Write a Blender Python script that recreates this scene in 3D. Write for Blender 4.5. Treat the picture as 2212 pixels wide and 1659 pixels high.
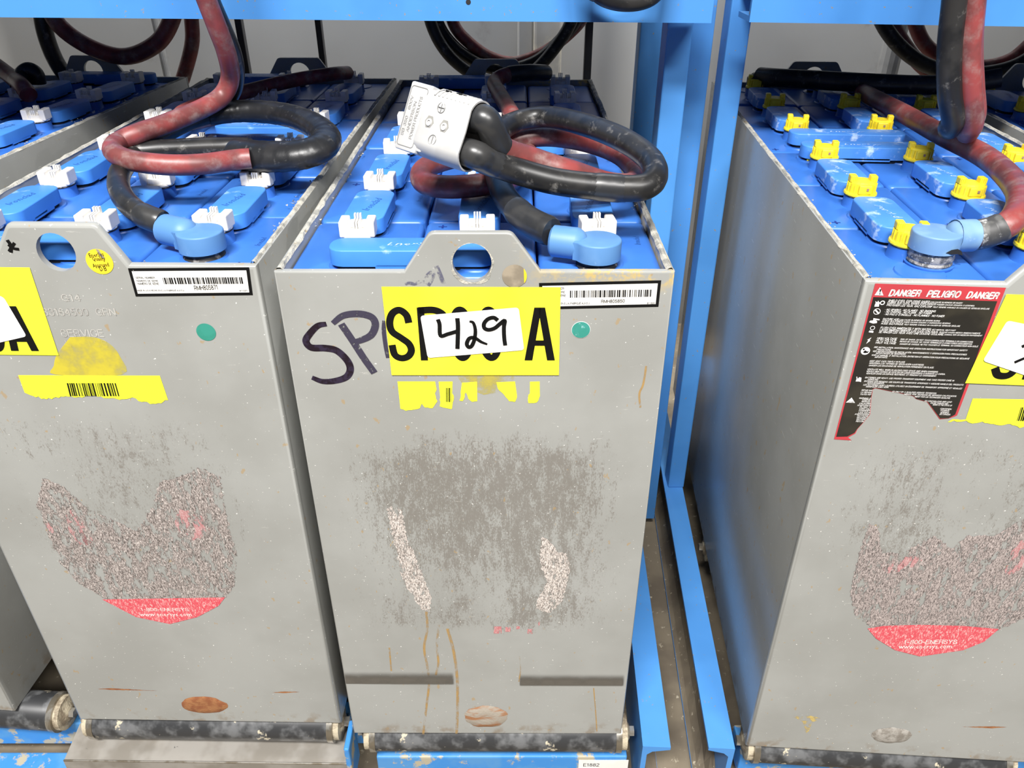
import bpy, bmesh, math, random
from mathutils import Vector, Matrix
from mathutils.geometry import tessellate_polygon

scene = bpy.context.scene
COL = scene.collection
for o in list(bpy.data.objects):
    bpy.data.objects.remove(o)

# ---------------------------------------------------------------- camera
CZ, ZB, H, LD, W = 0.9761, 0.13, 0.5958, 0.7961, 0.32
ZT = ZB + H
cam_d = bpy.data.cameras.new('camera')
cam_d.sensor_fit = 'HORIZONTAL'
cam_d.sensor_width = 36.0
cam_d.lens = 36.0 * 1689.7 / 2212.0
cam_d.clip_start = 0.02
cam = bpy.data.objects.new('camera', cam_d)
COL.objects.link(cam)
cam.location = (0, 0, CZ)
cam.rotation_euler = (math.radians(90 - 31.60), math.radians(0.08), 0)
scene.camera = cam

# ---------------------------------------------------------------- world, lights, exposure
wd = bpy.data.worlds.new('warehouse_ambient')
scene.world = wd
wd.use_nodes = True
wd.node_tree.nodes['Background'].inputs[0].default_value = (1.0, 0.985, 0.95, 1)
wd.node_tree.nodes['Background'].inputs[1].default_value = 0.075
scene.view_settings.view_transform = 'Standard'
scene.view_settings.look = 'None'
scene.view_settings.gamma = 1.0
scene.view_settings.exposure = 0.0
scene.view_settings.use_curve_mapping = False


def area(name, loc, target, sx, sy, power, col=(1, 0.98, 0.955)):
    d = bpy.data.lights.new(name, 'AREA')
    d.shape = 'RECTANGLE'
    d.size, d.size_y, d.energy, d.color = sx, sy, power, col
    o = bpy.data.objects.new(name, d)
    COL.objects.link(o)
    o.location = loc
    o.rotation_euler = (Vector(target) - Vector(loc)).to_track_quat('-Z', 'Y').to_euler()
    return o


area('ceiling_light_front', (-0.55, -1.7, 4.1), (0.0, 0.7, 0.6), 1.6, 0.45, 385)
area('ceiling_light_aisle', (1.6, -2.7, 4.1), (0.2, 0.6, 0.4), 1.6, 0.45, 190)
area('added_wall_wash', (0.1, 1.70, 1.95), (0.1, 1.80, 0.7), 2.4, 0.12, 80)  # added lamp behind the racks, unseen, brightens the back wall

# ---------------------------------------------------------------- baked measurements (metres)
# cable paths in world space; label outlines in the front plane (x, z) of their battery
PLUG_O = [(-0.0343, 0.6517, 0.814), (-0.8197, 0.5643, 0.0985), (0.3109, 0.2937, 0.9039), (0.4811, 0.7715, -0.4162)]
C_BLACK = [(0.0444, 0.6125, 0.7418), (0.0325, 0.6205, 0.7428), (0.0117, 0.6435, 0.7458), (-0.0043, 0.6696, 0.7538), (-0.0125, 0.7102, 0.7578), (-0.0175, 0.7523, 0.7638), (-0.0167, 0.8112, 0.7708), (-0.0001, 0.8567, 0.7758), (0.0371, 0.864, 0.7808), (0.0763, 0.8019, 0.7858), (0.1061, 0.7429, 0.7858), (0.1229, 0.6987, 0.7808), (0.1219, 0.6628, 0.7758), (0.1095, 0.6506, 0.7708), (0.0801, 0.6508, 0.7708), (0.0369, 0.6515, 0.7758), (0.0049, 0.6538, 0.7838), (-0.0189, 0.6474, 0.7938), (-0.0287, 0.6409, 0.8004), (-0.0385, 0.6477, 0.8016), (-0.0484, 0.6544, 0.8028)]
C_RED = [(-0.0399, 0.6625, 0.8275), (-0.03, 0.6557, 0.8263), (-0.0202, 0.6489, 0.8252), (-0.009, 0.6586, 0.8018), (0.0177, 0.6727, 0.7878), (0.0503, 0.678, 0.7758), (0.0863, 0.7029, 0.7578), (0.111, 0.7207, 0.7518), (0.1213, 0.7544, 0.7518), (0.1123, 0.8126, 0.7538), (0.0822, 0.8545, 0.7558), (0.0434, 0.8801, 0.7558), (0.0075, 0.8783, 0.7538), (-0.0229, 0.8628, 0.7498), (-0.0518, 0.8353, 0.7478), (-0.0789, 0.8059, 0.7478), (-0.09, 0.7735, 0.7478), (-0.0839, 0.7387, 0.7478), (-0.0613, 0.7257, 0.7478), (-0.0288, 0.7327, 0.7478), (-0.0025, 0.7597, 0.7458), (0.0169, 0.8267, 0.7418), (0.0164, 0.8831, 0.7398), (0.0083, 0.9693, 0.7418), (-0.0031, 1.05, 0.7458), (-0.0191, 1.156, 0.7478), (-0.0261, 1.219, 0.7498), (-0.0105, 1.24, 0.7558), (0.0246, 1.262, 0.7558), (0.054, 1.292, 0.7498)]
L_BLACK = [(-0.2907, 0.6441, 0.7398), (-0.3024, 0.6494, 0.7408), (-0.3234, 0.6577, 0.7458), (-0.3471, 0.6826, 0.7508), (-0.3679, 0.7205, 0.7538), (-0.3811, 0.7631, 0.7558), (-0.3847, 0.8141, 0.7588), (-0.3774, 0.8542, 0.7638), (-0.3593, 0.8843, 0.7708), (-0.3377, 0.8994, 0.7758), (-0.3277, 0.9083, 0.7758)]
L_TAPE = [(-0.3388, 0.8994, 0.7758), (-0.3063, 0.9151, 0.7758), (-0.2615, 0.9034, 0.7758), (-0.2221, 0.8662, 0.7758), (-0.1955, 0.8309, 0.7708), (-0.1928, 0.8026, 0.7658), (-0.2118, 0.7902, 0.7608), (-0.246, 0.7946, 0.7578), (-0.2872, 0.8089, 0.7558)]
L_RED = [(-0.2604, 0.7807, 0.7598), (-0.275, 0.7758, 0.7598), (-0.2972, 0.7544, 0.7618), (-0.3288, 0.7444, 0.7638), (-0.3637, 0.746, 0.7678), (-0.3848, 0.7605, 0.7718), (-0.3951, 0.795, 0.7718), (-0.3784, 0.81, 0.7776), (-0.3587, 0.835, 0.7813), (-0.3321, 0.875, 0.7885), (-0.3167, 0.895, 0.7974), (-0.3049, 0.895, 0.8165), (-0.2977, 0.875, 0.8429), (-0.2973, 0.86, 0.8691), (-0.2993, 0.85, 0.8953), (-0.301, 0.84, 0.924), (-0.301, 0.84, 0.9544)]
L_BLACK2 = [(-0.2773, 0.8375, 0.7558), (-0.2975, 0.8394, 0.7558), (-0.3234, 0.8301, 0.7578), (-0.3564, 0.8155, 0.7598), (-0.3815, 0.8068, 0.7598), (-0.3929, 0.8082, 0.7618), (-0.4014, 0.85, 0.7586), (-0.3786, 0.865, 0.7656), (-0.3466, 0.91, 0.775), (-0.3213, 0.925, 0.7899), (-0.3078, 0.92, 0.812), (-0.3002, 0.9, 0.8391), (-0.3011, 0.885, 0.866), (-0.3048, 0.875, 0.8929), (-0.3064, 0.865, 0.9224), (-0.3068, 0.865, 0.9538)]
L_REAR = [(-0.331, 0.924, 0.7708), (-0.3598, 0.9411, 0.7618), (-0.3925, 0.9661, 0.7518), (-0.4115, 0.9882, 0.7478), (-0.4208, 1.043, 0.7478), (-0.4023, 1.116, 0.7478), (-0.3659, 1.191, 0.7478), (-0.3211, 1.232, 0.7518), (-0.2755, 1.264, 0.7538), (-0.2596, 1.31, 0.7478)]
R_RED = [(0.3724, 0.6103, 0.7418), (0.3805, 0.6118, 0.7428), (0.3931, 0.6123, 0.7458), (0.4098, 0.6163, 0.7538), (0.4425, 0.6643, 0.7558), (0.4659, 0.7247, 0.7558), (0.4846, 0.8108, 0.7538), (0.4901, 0.9122, 0.7498), (0.4963, 1.025, 0.7478), (0.4948, 1.11, 0.7478), (0.5034, 1.177, 0.7438)]
R_BLACKREAR = [(0.3849, 1.286, 0.7458), (0.4091, 1.248, 0.7498), (0.4616, 1.219, 0.7518), (0.5217, 1.198, 0.7518), (0.5896, 1.184, 0.7518), (0.6443, 1.176, 0.7558), (0.6864, 1.161, 0.7658)]
H_BLACK = [(0.3956, 0.8, 0.944), (0.4065, 0.8, 0.9069), (0.4152, 0.8, 0.8596), (0.4274, 0.8, 0.8176), (0.4415, 0.806, 0.7921)]
H_RED = [(0.4121, 0.8, 0.9439), (0.4235, 0.8, 0.9069), (0.4337, 0.8, 0.8596), (0.4474, 0.8, 0.8176), (0.4614, 0.806, 0.7875)]
B1 = [(-0.7618, 1.42, 0.8684), (-0.7776, 1.42, 0.8138), (-0.7794, 1.42, 0.7712), (-0.771, 1.42, 0.7345), (-0.7539, 1.42, 0.7119)]
B2 = [(-0.7486, 1.405, 0.8696), (-0.7504, 1.405, 0.8155), (-0.7123, 1.405, 0.7768), (-0.6519, 1.405, 0.7573), (-0.593, 1.405, 0.7767), (-0.5572, 1.405, 0.8153), (-0.5337, 1.405, 0.8693)]
B3 = [(-0.5354, 1.45, 0.8659), (-0.5422, 1.45, 0.8101), (-0.55, 1.45, 0.7702), (-0.5759, 1.45, 0.7177), (-0.601, 1.45, 0.6788)]
B4 = [(-0.1453, 1.45, 0.8654), (-0.1373, 1.45, 0.8024), (-0.112, 1.45, 0.7549), (-0.069, 1.45, 0.7209), (-0.0124, 1.45, 0.7015), (0.0363, 1.45, 0.7246), (0.0756, 1.45, 0.7658), (0.1018, 1.45, 0.8093), (0.1111, 1.45, 0.8651)]
B5 = [(-0.1366, 1.48, 0.8631), (-0.1281, 1.48, 0.7988), (-0.0977, 1.48, 0.7579), (-0.0535, 1.48, 0.7311), (-0.0125, 1.48, 0.7233), (0.0409, 1.48, 0.7371), (0.081, 1.48, 0.7689), (0.1119, 1.48, 0.8058), (0.1212, 1.48, 0.8628)]
B6 = [(-0.1139, 1.49, 0.8623), (-0.1024, 1.49, 0.7976), (-0.0735, 1.49, 0.7639), (-0.0371, 1.49, 0.741), (0.0041, 1.49, 0.7332), (0.0534, 1.49, 0.7486), (0.0975, 1.49, 0.7788), (0.1259, 1.49, 0.812), (0.1338, 1.49, 0.862)]
B7 = [(0.5745, 1.4, 0.8618), (0.6064, 1.4, 0.8075), (0.6512, 1.4, 0.7666), (0.7049, 1.4, 0.7397), (0.7706, 1.4, 0.7286), (0.8308, 1.4, 0.7359), (0.87, 1.4, 0.7577), (0.9009, 1.4, 0.8002)]
B8 = [(0.6057, 1.43, 0.8593), (0.6349, 1.43, 0.8039), (0.6783, 1.43, 0.757), (0.7181, 1.43, 0.7272), (0.7493, 1.43, 0.7158)]
B9 = [(0.6609, 1.46, 0.8568), (0.6877, 1.46, 0.8002), (0.7176, 1.46, 0.7635), (0.7598, 1.46, 0.7425), (0.8164, 1.46, 0.7295), (0.8695, 1.46, 0.7408), (0.905, 1.46, 0.7781)]
TOPLOOP = [(0.0791, 0.915, 0.9189), (0.0899, 0.915, 0.8974), (0.1099, 0.915, 0.8886), (0.1343, 0.915, 0.8886), (0.1506, 0.915, 0.8973), (0.1558, 0.915, 0.9188)]
FL_RED = [(-0.8217, 1.3, 0.7753), (-0.79, 1.28, 0.7618), (-0.7471, 1.24, 0.7508), (-0.7143, 1.2, 0.7478), (-0.7009, 1.185, 0.7398)]
FL_BLACK = [(-0.7321, 1.22, 0.7427), (-0.7411, 1.25, 0.7536), (-0.7337, 1.26, 0.7604), (-0.7248, 1.26, 0.7551), (-0.7256, 1.26, 0.7418)]
FRAG = [(0.3472, 0.9149, 0.718)]
C_TERM = [(0.1006, 0.0309, 0.6058)]
L_TERM = [(0.1036, 0.0367, 0.6058)]
R_TERM = [(-0.0904, 0.0538, 0.6058)]
C_SIGN = [(-0.0749, 0.5833), (0.0693, 0.5829), (0.0703, 0.5004), (-0.0735, 0.5003)]
C_TAG = [(-0.0452, 0.5576), (0.0355, 0.5652), (0.0403, 0.5254), (-0.0414, 0.5177)]
C_S = [(-0.0551, 0.5509), (-0.0567, 0.5582), (-0.0621, 0.5626), (-0.0681, 0.5593), (-0.0709, 0.5511), (-0.0695, 0.5428), (-0.0625, 0.5368), (-0.0565, 0.5313), (-0.0548, 0.5246), (-0.0581, 0.519), (-0.064, 0.5174), (-0.0691, 0.5208), (-0.0707, 0.5301)]
C_P1 = [(-0.0447, 0.5649), (-0.0443, 0.5152)]
C_P2 = [(-0.0464, 0.5622), (-0.0339, 0.5626), (-0.0267, 0.5587), (-0.0244, 0.5511), (-0.0275, 0.5428), (-0.0436, 0.5398)]
C_Z0 = [(-0.0047, 0.5406), (-0.0048, 0.5348), (-0.0054, 0.5292), (-0.0065, 0.5245), (-0.0079, 0.5208), (-0.0097, 0.5184), (-0.0117, 0.5176), (-0.0136, 0.5184), (-0.0155, 0.5208), (-0.0171, 0.5245), (-0.0184, 0.5292), (-0.0193, 0.5348), (-0.0196, 0.5406), (-0.0194, 0.5465), (-0.0188, 0.5518), (-0.0177, 0.5564), (-0.0162, 0.5599), (-0.0145, 0.5621), (-0.0126, 0.5628), (-0.0107, 0.5621), (-0.0089, 0.5599), (-0.0073, 0.5564), (-0.006, 0.5518), (-0.0051, 0.5465), (-0.0047, 0.5406)]
C_Z1 = [(0.0192, 0.5407), (0.0193, 0.5348), (0.0188, 0.5293), (0.0178, 0.5245), (0.0164, 0.5208), (0.0147, 0.5185), (0.0127, 0.5177), (0.0107, 0.5185), (0.0088, 0.5208), (0.0071, 0.5245), (0.0057, 0.5293), (0.0048, 0.5348), (0.0043, 0.5407), (0.0044, 0.5465), (0.005, 0.5518), (0.006, 0.5564), (0.0074, 0.5599), (0.009, 0.5621), (0.0109, 0.5628), (0.0128, 0.5621), (0.0147, 0.5599), (0.0164, 0.5564), (0.0177, 0.5518), (0.0187, 0.5465), (0.0192, 0.5407)]
C_A = [(0.044, 0.5153), (0.0527, 0.5649), (0.0631, 0.5153)]
C_A2 = [(0.0476, 0.532), (0.0583, 0.532)]
C_4A = [(-0.0309, 0.5546), (-0.0297, 0.55), (-0.0294, 0.5395), (-0.0231, 0.541), (-0.0158, 0.5434)]
C_4B = [(-0.0148, 0.5557), (-0.0146, 0.5465), (-0.0158, 0.5269)]
C_2 = [(-0.0049, 0.5528), (-0.0018, 0.5514), (-0.0003, 0.5444), (-0.0013, 0.5359), (-0.0037, 0.5298), (-0.0062, 0.5286), (-0.0078, 0.5316), (-0.006, 0.5363), (-0.0031, 0.5377), (0.0003, 0.5366), (0.0043, 0.5336), (0.0094, 0.5313)]
C_9 = [(0.0185, 0.5537), (0.0151, 0.5562), (0.0104, 0.5549), (0.0071, 0.5508), (0.0073, 0.5466), (0.0109, 0.545), (0.0159, 0.5466), (0.0203, 0.5506), (0.0241, 0.5535), (0.0234, 0.5473), (0.0236, 0.5374), (0.0244, 0.5302)]
M_S = [(-0.1236, 0.5493), (-0.1311, 0.5475), (-0.139, 0.5397), (-0.1428, 0.5331), (-0.1392, 0.527), (-0.1274, 0.5264), (-0.118, 0.5239), (-0.1104, 0.5146), (-0.1086, 0.5057), (-0.1128, 0.4981), (-0.1226, 0.4942), (-0.1338, 0.4935), (-0.1426, 0.4974)]
M_P1 = [(-0.1183, 0.5499), (-0.1088, 0.557), (-0.096, 0.5587), (-0.0858, 0.5558), (-0.0831, 0.5487), (-0.0874, 0.5392), (-0.0964, 0.5341), (-0.1025, 0.5325)]
M_P2 = [(-0.1113, 0.5493), (-0.1039, 0.5343), (-0.096, 0.5171), (-0.0882, 0.5022)]
M_0 = [(-0.0753, 0.5523), (-0.0766, 0.5428), (-0.0763, 0.5282), (-0.0752, 0.5171)]
M_F1 = [(-0.0584, 0.5835), (-0.0531, 0.5861), (-0.048, 0.5856), (-0.0427, 0.5878), (-0.0393, 0.5861)]
M_F2 = [(-0.0398, 0.5856), (-0.0379, 0.5922), (-0.0341, 0.5957), (-0.0324, 0.5939), (-0.0345, 0.5884), (-0.0373, 0.5839)]
M_F3 = [(-0.0298, 0.601), (-0.0271, 0.5933), (-0.0249, 0.5856)]
C_RESID = [(0.0321, 0.5922), (0.042, 0.5922), (0.0321, 0.5849)]
C_SER = [(0.0518, 0.5862), (0.1496, 0.5886), (0.1496, 0.5652), (0.0533, 0.5627)]
C_BAR = [(0.0769, 0.5797), (0.1429, 0.5807), (0.1431, 0.5744), (0.0771, 0.5735)]
C_SERT = [(0.1026, 0.5688), (0.1217, 0.5694), (0.1024, 0.5714), (0.0509, 0.5673), (0.0936, 0.5677), (0.0509, 0.5689), (0.1399, 0.5679), (0.1463, 0.5681), (0.1398, 0.5692), (0.0538, 0.5788), (0.0721, 0.5788), (0.0537, 0.5805)]
C_DOT = [(0.0873, 0.5439), (0.0952, 0.5439), (0.0876, 0.5361)]
C_BIT0 = [(-0.0691, 0.4936), (-0.0365, 0.4936), (-0.0356, 0.4852), (-0.0373, 0.4812), (-0.0355, 0.4732), (-0.0402, 0.4659), (-0.0469, 0.4665), (-0.0495, 0.4706), (-0.0515, 0.4658), (-0.0595, 0.4638), (-0.0641, 0.4631), (-0.0687, 0.4652)]
C_BIT1 = [(-0.0335, 0.4934), (-0.0214, 0.4936), (-0.022, 0.4839), (-0.0212, 0.4746), (-0.0233, 0.4649), (-0.0278, 0.4659), (-0.0339, 0.4679), (-0.0329, 0.4772)]
C_BIT2 = [(-0.0133, 0.4923), (-0.0003, 0.4934), (-0.0005, 0.4733), (-0.005, 0.4726), (-0.0083, 0.4759), (-0.0103, 0.4825), (-0.0134, 0.4733), (-0.0162, 0.4739), (-0.0148, 0.4825)]
C_BIT3 = [(0.0165, 0.4928), (0.0326, 0.4937), (0.0343, 0.4799), (0.0326, 0.4726), (0.0275, 0.4733), (0.0231, 0.4799), (0.0176, 0.4865)]
C_BIT4 = [(0.0455, 0.4934), (0.0539, 0.4937), (0.0544, 0.4786), (0.0517, 0.472), (0.0444, 0.4713), (0.0443, 0.48), (0.0456, 0.4813)]
C_BITB = [(-0.0274, 0.4871), (-0.0229, 0.4871), (-0.0235, 0.4726), (-0.028, 0.4726)]
C_BITC = [(-0.0096, 0.4878), (-0.0013, 0.4878), (-0.0014, 0.4812), (-0.0087, 0.4812)]
C_SPRAY = [(-0.018, 0.5001), (0.0326, 0.5001), (0.0315, 0.493), (0.0209, 0.4826), (0.0052, 0.4799), (-0.0112, 0.4878)]
C_DARKA = [(-0.16, 0.1023), (-0.0353, 0.1002)]
C_DARKB = [(0.0374, 0.0989), (0.1571, 0.0984)]
C_RUST = [(-0.0011, 0.0305), (0.0251, 0.0306), (-0.0013, 0.0165)]
C_SHR0 = [(-0.0902, 0.3511), (-0.0839, 0.3537), (-0.0761, 0.3485), (-0.0744, 0.3158), (-0.0651, 0.2817), (-0.0541, 0.2306), (-0.0573, 0.2053), (-0.0662, 0.2133), (-0.083, 0.2565), (-0.0856, 0.2932)]
C_SHR1 = [(0.0591, 0.3161), (0.0698, 0.3049), (0.0764, 0.2936), (0.0838, 0.2936), (0.0889, 0.2703), (0.0829, 0.2247), (0.07, 0.2072), (0.0543, 0.2136), (0.0584, 0.234), (0.0657, 0.2523), (0.0576, 0.2791)]
C_PINK0 = [(0.0102, 0.1859), (0.0183, 0.186), (0.0183, 0.1754), (0.01, 0.1753)]
C_PINK1 = [(0.0224, 0.1853), (0.0279, 0.1853), (0.0279, 0.1781), (0.0224, 0.178)]
C_PINK2 = [(0.0463, 0.1824), (0.0517, 0.1824), (0.0518, 0.1751), (0.0464, 0.1751)]
C_PINK3 = [(0.0545, 0.1939), (0.0591, 0.1939), (0.0592, 0.188), (0.0546, 0.188)]
C_PINK4 = [(0.0342, 0.1867), (0.0379, 0.1867), (0.0379, 0.1821), (0.0342, 0.1821)]
C_DRIP0 = [(-0.0609, 0.2085), (-0.0613, 0.1825), (-0.0666, 0.1521), (-0.0649, 0.1206), (-0.0647, 0.0916), (-0.0702, 0.05), (-0.0771, -0.002)]
C_DRIP1 = [(-0.0397, 0.1825), (-0.0344, 0.1453), (-0.0325, 0.1027), (-0.0335, 0.0578), (-0.0369, 0.0002)]
C_DRIP2 = [(-0.0485, 0.1891), (-0.0525, 0.1556), (-0.0523, 0.1278), (-0.0562, 0.1063)]
C_DRIP3 = [(0.0378, 0.1386), (0.0391, 0.1174), (0.0372, 0.0956)]
C_DRIP4 = [(-0.1048, 0.152), (-0.1057, 0.1134)]
C_DRIP5 = [(0.1224, 0.0848), (0.1273, 0.0389), (0.1305, 0.0049)]
C_DRIP6 = [(0.1447, 0.5092), (0.1436, 0.4907), (0.1412, 0.4812), (0.1432, 0.4667)]
C_CRUST = [(0.0801, 0.5938), (0.1566, 0.5954), (0.1569, 0.5894), (0.1247, 0.589), (0.0802, 0.5898)]
L_SIGN = [(-0.0261, 0.5934), (-0.0274, 0.511)]
L_TAG = [(-0.0797, 0.5753), (-0.0562, 0.567), (-0.0489, 0.53), (-0.1009, 0.5173)]
L_A = [(-0.0761, 0.5152), (-0.0549, 0.5455), (-0.0431, 0.5155)]
L_AC = [(-0.0773, 0.5152), (-0.0721, 0.5584), (-0.0552, 0.5585), (-0.0431, 0.5155), (-0.0549, 0.5154), (-0.0572, 0.529)]
L_CIRC = [(0.0328, 0.5986), (0.0438, 0.5986), (0.0299, 0.588)]
L_CIRCT = [(0.026, 0.6025), (0.0381, 0.6038), (0.0275, 0.5997), (0.0381, 0.5998), (0.0265, 0.5937), (0.0398, 0.595), (0.0314, 0.5909), (0.0369, 0.5913)]
L_SER = [(0.0545, 0.593), (0.154, 0.5944), (0.1527, 0.5697), (0.0545, 0.5678)]
L_BAR = [(0.081, 0.585), (0.1472, 0.5859), (0.1472, 0.5801), (0.0812, 0.5793)]
L_SERT = [(0.1054, 0.574), (0.1248, 0.575), (0.1062, 0.5778), (0.0573, 0.5728), (0.0967, 0.5731), (0.0576, 0.5741), (0.1425, 0.573), (0.1491, 0.5734), (0.1427, 0.5742), (0.059, 0.5841), (0.0747, 0.5842), (0.0594, 0.5857), (0.0591, 0.5814), (0.0768, 0.5815), (0.0595, 0.5828), (0.0592, 0.5787), (0.0769, 0.5788), (0.0596, 0.5804)]
L_DOT = [(0.1065, 0.5347), (0.1148, 0.5348), (0.1049, 0.5271)]
L_X1 = [(-0.0367, 0.6168), (-0.0354, 0.6121), (-0.0374, 0.6062)]
L_X2 = [(-0.0315, 0.6145), (-0.0386, 0.607)]
L_X3 = [(-0.0373, 0.6129), (-0.0339, 0.6098), (-0.0296, 0.609)]
L_SPRAY = [(-0.0123, 0.5289), (0.0078, 0.5291), (0.0201, 0.5228), (0.0259, 0.51), (0.0231, 0.4917), (-0.0369, 0.4912), (-0.0353, 0.5002), (-0.0288, 0.5119)]
L_LAB = [(-0.0702, 0.4904), (0.0563, 0.491), (0.0577, 0.4653), (0.0454, 0.4612), (0.0332, 0.4631), (0.026, 0.468), (0.0159, 0.4659), (0.0048, 0.4668), (-0.0072, 0.4691), (-0.0222, 0.468), (-0.0389, 0.4683), (-0.0525, 0.4652), (-0.064, 0.4686), (-0.0705, 0.472)]
L_LBAR = [(-0.0291, 0.4826), (0.0154, 0.483), (0.0151, 0.4693), (-0.0303, 0.4689)]
L_ST = [(-0.0087, 0.5631), (0.0073, 0.5632), (-0.0069, 0.5691), (-0.029, 0.5496), (0.0334, 0.55), (-0.0269, 0.5561), (-0.0194, 0.5293), (0.0175, 0.5296), (-0.0174, 0.536), (-0.018, 0.5193), (-0.0091, 0.5194), (-0.0161, 0.5257), (0.0022, 0.5195), (0.018, 0.5196), (0.0041, 0.5259)]
L_RUST = [(0, 0.0328), (0.0273, 0.0334), (-0.0033, 0.017)]
L_SHIELD = [(-0.1032, 0.3371), (-0.085, 0.3745), (-0.0675, 0.3643), (-0.051, 0.335), (-0.0328, 0.3243), (-0.0115, 0.3077), (0.0121, 0.3386), (0.0271, 0.3706), (0.0495, 0.3787), (0.0701, 0.3891), (0.0873, 0.3791), (0.0852, 0.3422), (0.0841, 0.3091), (0.0846, 0.2774), (0.0744, 0.2348), (0.0603, 0.2141), (0.0463, 0.2123), (-0.0089, 0.2107), (-0.0686, 0.2097), (-0.0918, 0.2322), (-0.1028, 0.2627), (-0.1025, 0.3093)]
L_RED_BAND = [(-0.0732, 0.2097), (0.0605, 0.2151), (0.0511, 0.2021), (0.0243, 0.1842), (-0.0086, 0.1726), (-0.0434, 0.183)]
L_SHT = [(-0.035, 0.1931), (0.0172, 0.194), (-0.0339, 0.1974), (-0.0383, 0.1848), (0.0189, 0.1858), (-0.037, 0.1898)]
L_SCR = [(-0.1224, 0.0601), (-0.1044, 0.0616), (-0.0502, 0.0581), (-0.1052, 0.0585)]
L_SCR2 = [(0.0848, 0.0578), (0.1001, 0.0601), (0.118, 0.0597), (0.0996, 0.057)]
R_LAB = [(-0.1518, 0.5934), (-0.0531, 0.5927), (-0.0557, 0.4753), (-0.0607, 0.4741)]
R_LABEL = [(-0.1518, 0.5934), (-0.0531, 0.5927), (-0.0555, 0.4742), (-0.0575, 0.4727), (-0.0617, 0.4707), (-0.0687, 0.4696), (-0.0785, 0.4808), (-0.0837, 0.4865), (-0.0934, 0.4891), (-0.0965, 0.4919), (-0.1079, 0.4943), (-0.1193, 0.4964), (-0.1294, 0.4985), (-0.1309, 0.497), (-0.1302, 0.489), (-0.1274, 0.472), (-0.131, 0.4634), (-0.1344, 0.4563), (-0.1352, 0.4516), (-0.1404, 0.4471), (-0.1367, 0.4441), (-0.1519, 0.4446)]
R_BLACKP = [(-0.1505, 0.5819), (-0.0561, 0.5812), (-0.0575, 0.475), (-0.0618, 0.471), (-0.0686, 0.4704), (-0.0783, 0.4812), (-0.0835, 0.4869), (-0.0933, 0.4894), (-0.0963, 0.4922), (-0.1077, 0.4947), (-0.1192, 0.4968), (-0.1296, 0.499), (-0.1313, 0.4974), (-0.1306, 0.4891), (-0.1278, 0.4721), (-0.1314, 0.4636), (-0.1348, 0.4565), (-0.136, 0.4524), (-0.1413, 0.4482), (-0.1507, 0.4474)]
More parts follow.
